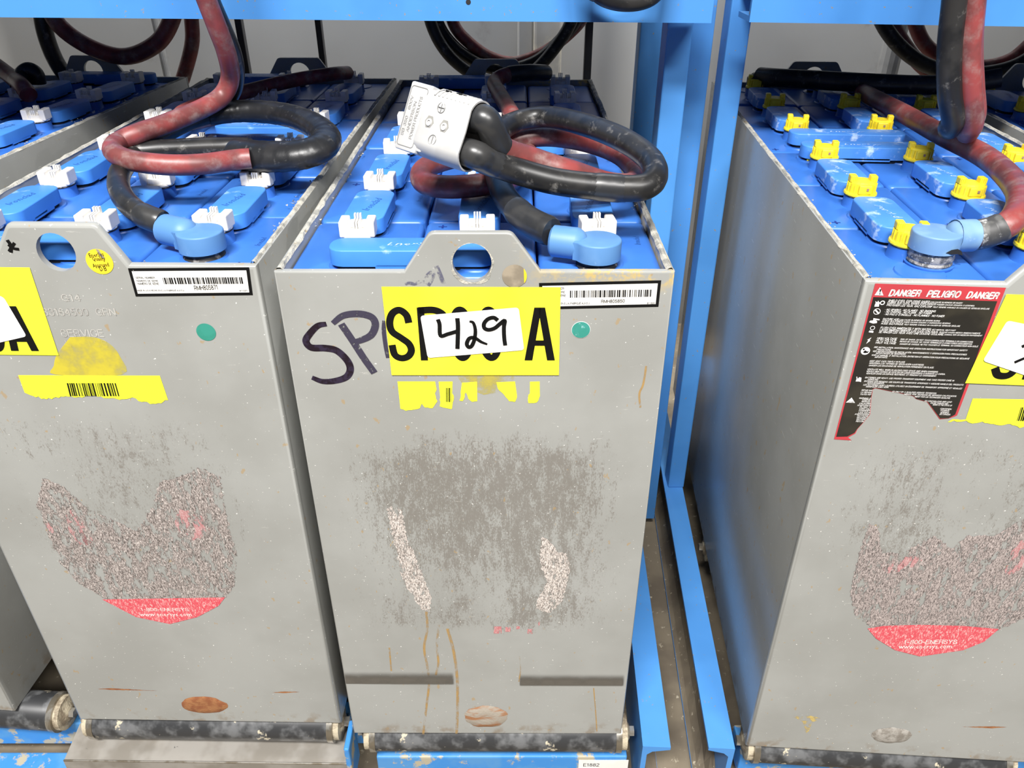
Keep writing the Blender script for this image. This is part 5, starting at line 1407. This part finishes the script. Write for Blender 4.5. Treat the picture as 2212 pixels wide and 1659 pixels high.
rw, rh = C_RUST[1][0] - C_RUST[0][0], C_RUST[0][1] - C_RUST[2][1]


def dimple(B, c, rw, rh, mat, depth, name='weld_plug', seed=1):
    r = random.Random(seed)
    mb = MB()
    n, rings = 26, ((1.0, -0.0002), (0.86, -0.0012), (0.5, -0.0012 - depth), (0.2, -0.0012 - depth * 0.6))
    jit = [1 + r.uniform(-0.05, 0.05) for _ in range(n)]
    vs = []
    for k, yy in rings:
        for i in range(n):
            a = 2 * math.pi * i / n
            vs.append((c[0] + rw * k * jit[i] * math.cos(a), yy, c[1] + rh * k * jit[i] * math.sin(a)))
    fs = [tuple(range(3 * n, 4 * n))]
    for k in range(3):
        for i in range(n):
            j = (i + 1) % n
            fs.append((k * n + i, k * n + j, (k + 1) * n + j, (k + 1) * n + i))
    return mb.add(vs, fs).build(name, mat, B, True)


dimple(BC, (C_RUST[0][0], C_RUST[0][1] + 0.002), rw * 0.98, rh * 1.45, 'rust2', 0.0016)
rw, rh = L_RUST[1][0] - L_RUST[0][0], L_RUST[0][1] - L_RUST[2][1]
dimple(BL, L_RUST[0], rw, rh, 'rust', 0.0002, seed=2)
rw, rh = R_RUST[1][0] - R_RUST[0][0], R_RUST[0][1] - R_RUST[2][1]
dimple(BR, R_RUST[0], rw, rh, 'scrape', 0.0012, seed=3)
for q in (C_SHR0, C_SHR1):
    P(BC, 'label_shred', 'label_shred', lambda mb, y: mb.poly(jag(q[::-1], 0.0012, 2), y), 1)
for q in (C_PINK0, C_PINK1, C_PINK2, C_PINK3, C_PINK4):
    P(BC, 'label_remnant', 'shield_pink', lambda mb, y: mb.poly(jag(q[::-1], 0.0004, 3), y), 1)
for q, w in ((C_DRIP0, 0.0026), (C_DRIP1, 0.0032), (C_DRIP2, 0.0024), (C_DRIP3, 0.0014), (C_DRIP4, 0.0018), (C_DRIP5, 0.0013), (C_DRIP6, 0.0018)):
    P(BC, 'drip_stain', 'drip_tan', lambda mb, y: mb.ribbon(q, w, y), 0.7)

P(BC, 'worn_hole_edge', 'crust', lambda mb, y: mb.poly([(-0.0015 + (0.0158 + (0.0022 + 0.0012 * math.sin(7 * a + 1)) * (0.55 - 0.45 * math.sin(a))) * math.cos(a), H + 0.0075 + (0.0168 + (0.0022 + 0.0012 * math.sin(5 * a)) * (0.55 - 0.45 * math.sin(a))) * math.sin(a)) for a in [2 * math.pi * k / 56 for k in range(56)]], y, [[(-0.0015 + 0.0155 * math.cos(a), H + 0.0075 + 0.0165 * math.sin(a)) for a in [2 * math.pi * k / 28 for k in range(28)]]]), 0.6)

# --- left battery
lx1 = L_SIGN[0][0]
zt_, zb_ = L_SIGN
SG = [(zt_[0] - 0.144, zt_[1] + 0.0006), zt_, zb_, (zb_[0] - 0.144, zb_[1] + 0.0006)]
s1 = P(BL, 'rack_location_sign', 'labely', lambda mb, y: mb.poly(SG[::-1], y), 2)
s1['label'] = 'yellow location sign with black letters, partly covered by a white sticker'


def leftA(mb, y):
    # right-hand end of the sign: the letter A in a cut heavy face
    x, z0, z1 = L_AC[3][0], L_AC[3][1], L_AC[1][1]
    for x0, x1, xt0, xt1 in ((x - 0.0067, x, x - 0.0125, x - 0.0058), (x - 0.0245, x - 0.0178, x - 0.0187, x - 0.012)):
        mb.add([(p[0], y, p[1]) for p in ((x0, z0), (x1, z0), (xt1, z1), (xt0, z1))], [(0, 1, 2, 3)])
    mb.add([(p[0], y - 0.00005, p[1]) for p in ((x - 0.020, z0 + 0.009), (x - 0.004, z0 + 0.009), (x - 0.0055, z0 + 0.0135), (x - 0.019, z0 + 0.0135))], [(0, 1, 2, 3)])
    for k, dx in ((0, -0.036), (1, -0.064), (2, -0.098), (3, -0.125)):
        mb.ribbon([(x + dx + 0.008 * math.cos(t), (z0 + z1) / 2 + 0.020 * math.sin(t)) for t in [2 * math.pi * i / 20 for i in range(21)]], 0.005, y)


on(s1, 'lettering', 'ink', leftA, 3)
s2 = on(s1, 'number_sticker', 'stickw', lambda mb, y: mb.poly(rounded(L_TAG[::-1], 0.003), y), 4)
rr = L_CIRC[1][0] - L_CIRC[0][0]
qs = P(BL, 'quality_sticker', 'qcy', lambda mb, y: mb.disc(L_CIRC[0], rr, rr, y), 1)
on(qs, 'torn_patch', 'resid', lambda mb, y: mb.poly([(L_CIRC[0][0] + a * rr, L_CIRC[0][1] + b * rr) for a, b in ((0.0, 0.98), (0.22, 0.95), (0.30, 0.6), (0.5, 0.3), (0.28, 0.25), (0.12, 0.55))], y), 1.5)


def qtext(mb, y):
    for i, s in enumerate(('EnerSys', 'Quality', 'Approved', 'D B')):
        a, b = L_CIRCT[2 * i], L_CIRCT[2 * i + 1]
        text(mb, s, a, b, 0.0034, y, 0.0)


on(qs, 'lettering', 'ink', qtext, 2)
P(BL, 'marker_lettering', 'ink', lambda mb, y: (mb.ribbon(L_X1, 0.0030, y), mb.ribbon(L_X2, 0.0024, y - 0.00004, False), mb.ribbon(L_X3, 0.0024, y - 0.00008)), 1)
P(BL, 'overspray', 'spray_yellow', lambda mb, y: mb.poly(catmull2(L_SPRAY + L_SPRAY[:1], 4)[::-1][1:], y), 0.7)
zl = max(p[1] for p in L_LAB) - 0.012
lb = P(BL, 'barcode_label', 'labely', lambda mb, y: mb.poly(jag(L_LAB[::-1], 0.0011, 9, zl), y), 1)
on(lb, 'barcode', 'ink', barcode(L_LBAR, 26, 12), 1.6)


def stamped(mb, y):
    for i, s in enumerate(('G14', 'S3164500  GRN', 'SERVICE', 'WT', 'LBS')):
        a, b, c = L_ST[3 * i:3 * i + 3]
        text(mb, s, a, b, c[1] - a[1], y)


def stamped_shade(mb, y):
    stamped(mb, y)
    mb.v = [(a + 0.0004, b, c - 0.0004) for a, b, c in mb.v]


P(BL, 'lettering_and_shade', 'stampd', stamped_shade, 0.35)  # shifted darker copy paints the relief shade of the letters
P(BL, 'lettering_and_shade', 'stamped', stamped, 0.55)
sh = P(BL, 'maker_shield_label', 'shield_worn', lambda mb, y: mb.poly(jag(L_SHIELD[::-1], 0.0012, 4), y), 1)
on(sh, 'red_band', 'shield_red', lambda mb, y: mb.poly(L_RED_BAND[::-1], y), 1.5)
rs = random.Random(21)
for cxy, w, h in L_PINK:
    on(sh, 'red_patch', 'shield_pinkish', lambda mb, y: mb.disc(cxy, w, h, y, 22, 0, 0.16, rs), 1.4)


def shield_text(T):
    def fn(mb, y):
        text(mb, '1-800-ENERSYS', T[0], T[1], T[2][1] - T[0][1], y)
        text(mb, 'www.enersys.com', T[3], T[4], (T[5][1] - T[3][1]) * 1.1, y)
    return fn


on(sh, 'lettering', 'labw', shield_text(L_SHT), 2.1)
for q in (L_SCR, L_SCR2):
    P(BL, 'rust_scratch', 'rust', lambda mb, y: mb.poly(jag(q[::-1], 0.0003, 3), y), 0.7)

# --- right battery
dl = P(BR, 'danger_label', 'labr', lambda mb, y: mb.poly(R_LABEL[::-1], y), 1)
dl['label'] = 'torn black danger label with red border in three languages'
on(dl, 'text_panel', 'labk', lambda mb, y: mb.poly(R_BLACKP[::-1], y), 1.5)


def danger(mb, y):
    for s, x0, z0, x1, z1, h in R_TEXT:
        big = s in ('DANGER', 'PELIGRO')
        text(mb, s, (x0, z0), (x1, z1), h, y, 0.022 if big else 0.005, 0.22)


on(dl, 'lettering', 'stickw', danger, 2)


def ring_icon(q, k):
    rn = q[1][0] - q[0][0]
    return lambda mb, y: mb.disc(q[0], rn, rn, y, 24, rn * k)


for fn in (lambda mb, y: mb.poly(R_TRI, y), ring_icon(R_NO, 0.82), lambda mb, y: mb.ribbon(R_NOS, 0.0012, y, False), ring_icon(R_FACE, 0.6),
           lambda mb, y: mb.poly(R_BOOM[::-1], y), lambda mb, y: mb.poly(R_HAND[::-1], y), ring_icon(R_EYE, 0.75), lambda mb, y: mb.poly(R_EYE2[::-1], y),
           lambda mb, y: mb.poly(R_BOLT[::-1], y), ring_icon(R_BOOK, 0), lambda mb, y: mb.poly(R_TRUCK[::-1], y), lambda mb, y: mb.poly(R_CA, y)):
    on(dl, 'pictogram', 'stickw', fn, 2)


def icons2(mb, y):
    mb.poly(R_EXC[::-1], y)
    mb.poly(R_EXC2[::-1], y)
    mb.poly(R_BOOK2[::-1], y)
    rn = R_BOOK3[1][0] - R_BOOK3[0][0]
    mb.disc(R_BOOK3[0], rn, rn, y, 14)
    text(mb, 'CA-65', R_CAT[0], R_CAT[1], R_CAT[2][1] - R_CAT[0][1], y)


on(dl, 'pictogram_details', 'ink', icons2, 2.6)
q0, q1 = R_SIGN[0], R_SIGN[1]
edge = R_SIGNTORN[1:-1]
SR = [(R_SIGN[0][0], R_SIGN[0][1])] + edge + [R_SIGN[1], (R_SIGN[1][0] + 0.147, R_SIGN[1][1] - 0.001), (R_SIGN[0][0] + 0.140, R_SIGN[0][1] - 0.001)]
s1 = P(BR, 'rack_location_sign', 'labely', lambda mb, y: mb.poly([R_SIGN[0], R_SIGN[1], (R_SIGN[1][0] + 0.147, R_SIGN[1][1] - 0.001), (R_SIGN[0][0] + 0.140, R_SIGN[0][1] - 0.001)], y), 3.2)
s1['label'] = 'yellow location sign overlapping the black label'


def rightSP(mb, y):
    # heavy S and P of the sign, their lower ends show under the white sticker
    x0, zc, hgt = R_S[0][0] + 0.0095, R_S[2][1] + 0.0225, 0.0192
    S = [(0.0085, 0.62), (0.004, 0.95), (-0.004, 0.95), (-0.0075, 0.6), (-0.003, 0.15), (0.004, -0.2), (0.0075, -0.6), (0.004, -0.95), (-0.004, -0.95), (-0.0085, -0.6)]
    mb.ribbon([(x0 + a, zc + b * hgt) for a, b in S], 0.0062, y)
    px = x0 + 0.019
    mb.ribbon([(px, zc - hgt * 1.13), (px, zc + hgt * 1.13)], 0.0062, y, False)
    mb.ribbon([(px, zc + hgt), (px + 0.010, zc + hgt * 0.95), (px + 0.0135, zc + hgt * 0.5), (px + 0.010, zc + 0.08 * hgt), (px, zc)], 0.0060, y - 0.00004)
    for dx in (0.052, 0.080):
        mb.ribbon([(x0 + dx + 0.008 * math.cos(t), zc + hgt * math.sin(t)) for t in [2 * math.pi * i / 20 for i in range(21)]], 0.006, y)


on(s1, 'lettering', 'ink', rightSP, 4.2)
s2 = on(s1, 'number_sticker', 'stickw', lambda mb, y: mb.poly(rounded(R_TAG[::-1], 0.003), y), 5.2)
s2['label'] = 'white sticker with handwritten black number'
ax, az = R_4[1]


def r4mark(mb, y):
    mb.ribbon([(ax, az), (ax + 0.004, az + 0.003), (ax + 0.007, az + 0.009)], 0.0028, y)
    mb.ribbon([(ax - 0.001, az - 0.0145), (ax + 0.006, az - 0.010), (ax + 0.014, az - 0.006)], 0.0024, y)


P(BR, 'number_lettering', 'ink', r4mark, 6.4)
zl = max(p[1] for p in R_LOW) - 0.012
lb = P(BR, 'barcode_label', 'labely', lambda mb, y: mb.poly(jag(R_LOW[::-1], 0.0010, 19, zl), y), 1)
on(lb, 'barcode', 'ink', barcode(R_LBAR, 26, 14), 1.6)
sh = P(BR, 'maker_shield_label', 'shield_worn_right', lambda mb, y: mb.poly(jag(R_SHIELD[::-1], 0.0012, 14), y), 1)
on(sh, 'red_band', 'shield_red', lambda mb, y: mb.poly(R_RED_BAND[::-1], y), 1.5)
on(sh, 'lettering', 'labw', shield_text(R_SHT), 2.1)
for cxy, w, h in R_PINK:
    on(sh, 'red_patch', 'shield_pinkish', lambda mb, y: mb.disc(cxy, w, h, y, 22, 0, 0.16, rs), 1.4)
P(BR, 'drip_stain', 'crust_tan', lambda mb, y: mb.poly(jag(R_STAIN[::-1], 0.0006, 5), y), 0.7)
P(BR, 'rust_scratch', 'rust', lambda mb, y: mb.poly(jag(R_STAIN2[::-1], 0.0003, 6), y), 0.7)


# ---------------------------------------------------------------- cables and plugs
def lead(name, label, cat='power cable', loc=(0, 0, 0)):
    return tag(empty(name, loc), label, cat)


def cable(parent, name, path, r, mat, sub=7, seg=16):
    l = parent.location
    pts = [p - l for p in catmull(path, sub)]
    return MB().tube(pts, r, seg).build(name, mat, parent, True)


def sleeve(parent, path, i0, i1, r, mat, name='heat_shrink'):
    l = parent.location
    full = catmull(path, 7)
    pts = [p - l for p in full[int(i0 * 7):int(i1 * 7) + 1]]
    n = len(pts)
    rr = [r * (0.93 if k in (0, n - 1) else 1.0) for k in range(n)]
    return MB().tube(pts, rr, 16).build(name, mat, parent, True)


def to_world(B, p):
    c, s = math.cos(B.rotation_euler.z), math.sin(B.rotation_euler.z)
    return Vector((B.location.x + p[0] * c - p[1] * s, B.location.y + p[0] * s + p[1] * c, B.location.z + p[2]))


def boot(parent, B, term, target, mat, torn=False, r=0.0195):
    """moulded terminal boot: round cap over the post, barrel over the cable lug"""
    p = to_world(B, term)
    p.z = ZB + CELL_Z
    d = Vector(target) - p
    ang = math.atan2(d.y, d.x)
    L = math.hypot(d.x, d.y)
    l = parent.location
    def place(o):
        o.location = p - l
        o.rotation_euler = (0, 0, ang)
        return o
    ol = []
    # outline: disc with a neck towards the cable
    n = 26
    pts = []
    for i in range(n + 1):
        a = math.radians(42 + (360 - 84) * i / n)
        pts.append((r * math.cos(a), r * math.sin(a)))
    zlo, zhi = (0.0075, 0.0235) if not torn else (0.0150, 0.0295)
    nk = min(L * 0.45, 0.026)
    pts += [(nk, -0.0125), (nk, 0.0125)]
    place(MB().prism(pts, zlo, zhi, 0.0015).build('terminal_boot', mat, parent, True))
    bz = zlo + 0.0095
    prof = [(0.0, 0.009), (0.0065, 0.0095), (0.0105, 0.0125), (0.0128, 0.0165), (0.0132, nk), (0.0132, max(L - 0.002, nk + 0.012)), (0.0110, max(L, nk + 0.014))]
    place(MB().lathe(prof, 22, 'X', 0, 0, bz).build('boot_barrel', mat, parent, True))
    if torn:
        place(MB().lathe([(0.0, 0.0), (0.0185, 0.0), (0.0195, 0.002), (0.0195, 0.0025)], 24).build('post_collar', 'cell', parent, True))
        place(MB().lathe([(0.0168, 0.002), (0.0178, 0.004), (0.0170, 0.006), (0.0182, 0.0085), (0.0172, 0.0152), (0.0, 0.0152)], 24).build('terminal_post', 'lead', parent, True))
        # split side of the boot, shade inside it painted as a dark patch
        hp = [(-0.006, -0.001), (-0.002, 0.0015), (0.003, 0.0022), (0.0065, 0.0005), (0.009, -0.0035), (0.004, -0.0022), (0.0, -0.0025)]
        m2 = MB()
        m2.v = []
        yy = -0.0198
        m2.poly([(a + 0.005, b + 0.019) for a, b in hp[::-1]], yy)
        place(m2.build('split_shade', 'dark', parent))
    else:
        place(MB().lathe([(0.0, 0.0), (0.0165, 0.0), (0.0175, 0.0015), (0.0155, 0.004), (0.0165, 0.0075), (0.0, 0.0076)], 24).build('terminal_post', 'rubber', parent, True))
    return p, ang


R1 = 0.0112
# centre battery: red and black leads into a grey two-pole plug
LC = lead('plug_lead', 'red and black looped battery lead ending in a grey two-pole plug', 'power cable', to_world(BC, (C_TERM[0][0], C_TERM[0][1], CELL_Z)))
cable(LC, 'black_cable', C_BLACK[1:], R1, 'black')
cable(LC, 'red_cable', C_RED, R1 * 0.97, 'red')
sleeve(LC, C_BLACK, 1.0, 2.6, R1 + 0.0014, 'shrink')
sleeve(LC, C_BLACK, 13.7, 14.3, R1 + 0.0007, 'shrink')
sleeve(LC, C_BLACK, 16.6, 19.0, R1 + 0.0005, 'shrink')
sleeve(LC, C_RED, 0.0, 3.0, R1 + 0.0007, 'shrink')
sleeve(LC, C_RED, 27.2, 29.0, R1 + 0.0012, 'shrink')
boot(LC, BC, C_TERM[0], C_BLACK[1], 'boot')


def make_plug(parent):
    o_, a_, b_, _ = (Vector(v) for v in PLUG_O)
    y_ = -b_
    z_ = a_.cross(y_)
    mt = Matrix((a_ * 0.86, y_ * 0.97, z_)).transposed().to_4x4()
    mt.translation = o_ - parent.location
    def fin(ob, par=None):
        if par is None:
            ob.parent = parent
            ob.matrix_local = mt
        else:
            ob.parent = par
        return ob
    # figure-of-eight shell: (y, z) outline
    def eight(k, ry=0.0160, rz=0.0172, c=0.0138):
        pts = []
        for i in range(13):
            a = math.radians(-75 + 150 * i / 12)
            pts.append((c + ry * k * math.cos(a), rz * k * math.sin(a)))
        pts.append((0.0, rz * k * 0.90))
        for i in range(13):
            a = math.radians(105 + 150 * i / 12)
            pts.append((-c + ry * k * math.cos(a), rz * k * math.sin(a)))
        pts.append((0.0, -rz * k * 0.90))
        return pts
    rings = [(0.020, eight(0.80)), (-0.006, eight(0.91)), (-0.006, eight(1.0)), (0.012, eight(1.02)), (0.030, eight(1.0)), (0.044, eight(0.95)), (0.050, eight(0.88))]
    n = len(rings[0][1])
    vs = [(x, p[0], p[1]) for x, ps in rings for p in ps]
    fs = []
    for k in range(len(rings) - 1):
        for i in range(n):
            j = (i + 1) % n
            fs.append((k * n + i, k * n + j, (k + 1) * n + j, (k + 1) * n + i)[::-1])
    fs.append(tuple(range(n)))
    shell = fin(MB().add(vs, fs).build('plug_body', 'grey', None, True))
    shell['label'] = 'light grey plastic plug housing'
    # mating flange
    fl = MB()
    fl.box(0.046, 0.073, -0.0290, 0.0290, -0.0125, 0.0128, 0.0020)
    fl.box(0.0405, 0.048, -0.0265, 0.0265, -0.0118, 0.0120, 0.0018)
    flange = fin(fl.build('mating_flange', 'grey', None, True))
    pr = MB()
    o2 = rrect(0.0500, 0.0708, -0.0255, 0.0255, 0.003)
    i2 = offset(o2, -0.0006)
    nn = len(o2)
    pr.add([(p[0], p[1], 0.0131) for p in o2 + i2], [(i, (i + 1) % nn, nn + (i + 1) % nn, nn + i) for i in range(nn)])
    fin(pr.build('panel_line', 'pipe', None), flange)
    tx = MB()
    for j, (s, w) in enumerate((('SB 350   600V', 0.034), ('ANDERSON', 0.026), ('POWER PRODUCTS', 0.036))):
        vs_, fs_, x0, x1 = glyphs(s, 0.0, 0.0)
        for_k = w / (x1 - x0)
        tx.add([(0.0655 - j * 0.0055 + (b / CAP) * 0.0030, (-(a - x0) * for_k + w / 2), 0.0132) for a, b in vs_], fs_)
    fin(tx.build('lettering', 'stampg', None), flange)
    # ribs on the red side
    rb = MB()
    for k in range(9):
        x = 0.0 + 0.005 * k
        ps = [(x, -0.0138 - 0.0162 * math.cos(math.radians(a)), 0.0175 * math.sin(math.radians(a))) for a in range(-40, 61, 20)]
        rb.tube(ps, 0.0007, 6)
    fin(rb.build('grip_ribs', 'grey', None, True), shell)
    # rivets, polarity marks; flat darker hexagons paint the shade of recesses
    hx, rv, pm = MB(), MB(), MB()
    for x, zh in ((0.037, 0.0156), (0.0185, 0.0162)):
        hx.add([(x + 0.0053 * math.cos(math.radians(60 * i)), 0.0053 * 1.05 * math.sin(math.radians(60 * i)), zh) for i in range(6)], [tuple(range(6))])
        rv.lathe([(0.0016, zh + 0.0001), (0.0018, zh + 0.0010), (0.0030, zh + 0.0010), (0.0034, zh)], 16, 'Z', x, 0.0006, 0)
    fin(hx.build('recess_shade', 'stampd', None), shell)
    fin(rv.build('rivet', 'grey', None, True), shell)
    for yc in (-0.0135, 0.0135):
        ps = [(0.027 + 0.0042 * math.cos(2 * math.pi * i / 20), yc + 0.0042 * math.sin(2 * math.pi * i / 20), 0.01675 - abs(math.sin(2 * math.pi * i / 20)) * 0.0005) for i in range(21)]
        pm.tube(ps, 0.0004, 6, False)
        pm.tube([(0.027, yc - 0.0032, 0.0166), (0.027, yc + 0.0032, 0.0166)], 0.0004, 6)
        if yc < 0:
            pm.tube([(0.0238, yc, 0.0168), (0.0302, yc, 0.0168)], 0.0004, 6)
    fin(pm.build('polarity_marks', 'pipe', None, True), shell)
    pn = MB()
    pn.tube([(0.012, -0.0288, 0.006), (0.019, -0.0290, 0.008), (0.024, -0.0290, 0.005)], 0.0008, 6)
    pn.tube([(0.029, -0.0286, 0.007), (0.034, -0.0286, 0.009)], 0.0008, 6)
    fin(pn.build('marker_lettering', 'ink', None, True), shell)


make_plug(LC)

# left battery: red and black leads wrapped together in tape
LL = lead('taped_lead', 'red and black charging lead coiled and wrapped in black tape, hanging from above', 'power cable', to_world(BL, (L_TERM[0][0], L_TERM[0][1], CELL_Z)))
RLc = 0.0100
cable(LL, 'black_cable', L_BLACK[1:], RLc, 'black')
cable(LL, 'red_cable', L_RED, RLc, 'red')
cable(LL, 'black_cable', L_BLACK2, RLc, 'black')
cable(LL, 'red_cable', L_REAR, RLc, 'red')
sleeve(LL, L_BLACK, 1.0, 2.0, RLc + 0.001, 'shrink')
full = [p - LL.location for p in catmull(L_TAPE, 18)]
nt_ = len(full)
rt = []
for i in range(nt_):
    u = i / (nt_ - 1)
    k = 0.0122 + 0.0022 * u + 0.0003 * ((i % 6) / 5.0)          # each turn of tape overlaps the last
    rt.append((k * 0.95, k * (1.0 + 0.30 * u)))
MB().tube(full, rt, 20).build('tape_wrap', 'tape', LL, True)
boot(LL, BL, L_TERM[0], L_BLACK[1], 'boot')

# right battery: red lead with a torn boot
LR = lead('red_lead', 'single dusty red cable with a torn blue boot on the yellow-capped battery', 'power cable', to_world(BR, (R_TERM[0][0], R_TERM[0][1], CELL_Z)))
cable(LR, 'red_cable', R_RED[1:], R1, 'red')
sleeve(LR, R_RED, 1.0, 2.6, R1 + 0.0012, 'shrinkR')
boot(LR, BR, R_TERM[0], R_RED[1], 'bootR', True)
LK = lead('black_lead', 'thick black cable lying across the rear of the yellow-capped battery', 'power cable', Vector(R_BLACKREAR[0]))
cable(LK, 'black_cable', R_BLACKREAR, 0.0135, 'black')
MB().lathe([(0.0, -0.028), (0.0185, -0.028), (0.019, -0.002), (0.012, 0.004), (0.0, 0.004)], 20).build('terminal_boot', 'strut', LK, True)

# pair of cables hanging down in front of the right shelf beam
LH = lead('hanging_lead', 'dusty black and red cable pair hanging in a loop before the blue shelf beam', 'power cable', Vector(H_BLACK[-1]))


def hang(path):
    """down in front, a tight turn at the bottom and back up right behind"""
    p = list(path)
    x, y, z = p[-1]
    k = 0.55
    p += [(x + k * 0.006, y + 0.008, z - 0.010), (x + k * 0.022, y + 0.023, z - 0.015), (x + k * 0.038, y + 0.038, z - 0.010)]
    p += [(a * 1.052, b * 1.052, h) for a, b, h in path[::-1]]
    return p


cable(LH, 'black_cable', hang(H_BLACK), 0.0112, 'black')
cable(LH, 'red_cable', hang(H_RED), 0.0108, 'red')

# loops hanging at the back, from the chargers above
for nm, lab, paths, r in (
        ('cable_loop', 'dark red cable loop hanging over the back corner of the far battery row', ((B2, 'red'),), 0.0135),
        ('hanging_cable', 'dark cable pair dropping behind the lifting tab beside the big loop', ((B1, 'black'),), 0.0135),
        ('hanging_cable', 'dark red cable dropping into the gap behind the taped coil', ((B3, 'red'),), 0.0120),
        ('cable_bundle', 'bundle of three dark cables sagging behind the grey plug', ((B4, 'black'), (B5, 'black'), (B6, 'red')), 0.0105),
        ('cable_bundle', 'dark cables sagging behind the hanging red and black pair', ((B7, 'black'), (B8, 'red'), (B9, 'red')), 0.0120),
        ('cable_loop', 'bottom of a dark cable loop overlapping the blue beam', ((TOPLOOP, 'black'),), 0.0105),
        ('battery_lead', 'red lead with a black boot on the battery in the corner', ((FL_RED, 'red'), (FL_BLACK, 'black')), 0.0120)):
    e = lead(nm, lab, 'cable', Vector(paths[0][0][len(paths[0][0]) // 2]))
    for pth, mt_ in paths:
        cable(e, mt_ + '_cable', pth, r, mt_)

# ---------------------------------------------------------------- rollers and drip tray
def battery_rollers(B, xl, xr, label, front_dy, z=ZB - ROLL_R):
    for k, dy in enumerate((front_dy,) if B is not BR else (front_dy, 0.36)):
        c = to_world(B, ((xl + xr) / 2, dy, 0))
        hw = (xr - xl) / 2
        make_roller(c.x - hw, c.x + hw, c.y, z, B.rotation_euler.z, label if k == 0 else 'roller end glimpsed between the base rail and the side of the yellow-capped battery', 'rollers carrying the batteries')


battery_rollers(BC, -0.154, 0.173, 'paint-splashed black roller beneath the battery tagged 429', 0.020)
battery_rollers(BL, -0.166, 0.158, 'black roller above the steel drip tray', 0.020)
battery_rollers(BFL, -0.10, 0.2135, 'paint-chipped black roller with an exposed end bearing', 0.020)
battery_rollers(BR, -0.158, 0.16, 'black roller beneath the battery with the danger label', 0.024)

tr = tag(empty('drip_tray', (-0.378, 0.588, 0.0585)), 'bent steel drip tray below the roller, resting on blue brackets', 'tray')
mb = MB()
hw = 0.175
prof = [(-0.012, 0.0), (-0.012, 0.0155), (0.036, 0.0225), (0.036, 0.0205), (-0.0095, 0.0135), (-0.0095, 0.0)]
vs = [(x, a, b) for x in (-hw, hw) for a, b in prof]
n = len(prof)
fs = [(i, (i + 1) % n, n + (i + 1) % n, n + i) for i in range(n)]
mb.add(vs, fs)
for k, x in ((0, -hw), (n, hw)):
    mb.add([(x, a, b) for a, b in prof], [(0, 1, 4, 5), (1, 2, 3, 4)])
mb.build('tray_body', 'tray', tr)
tr.rotation_euler = (0, 0.022, 0)
MB().box(-hw, hw, -0.0122, -0.0105, 0.0150, 0.0175, 0.0004).build('tray_lip', 'bright', tr)
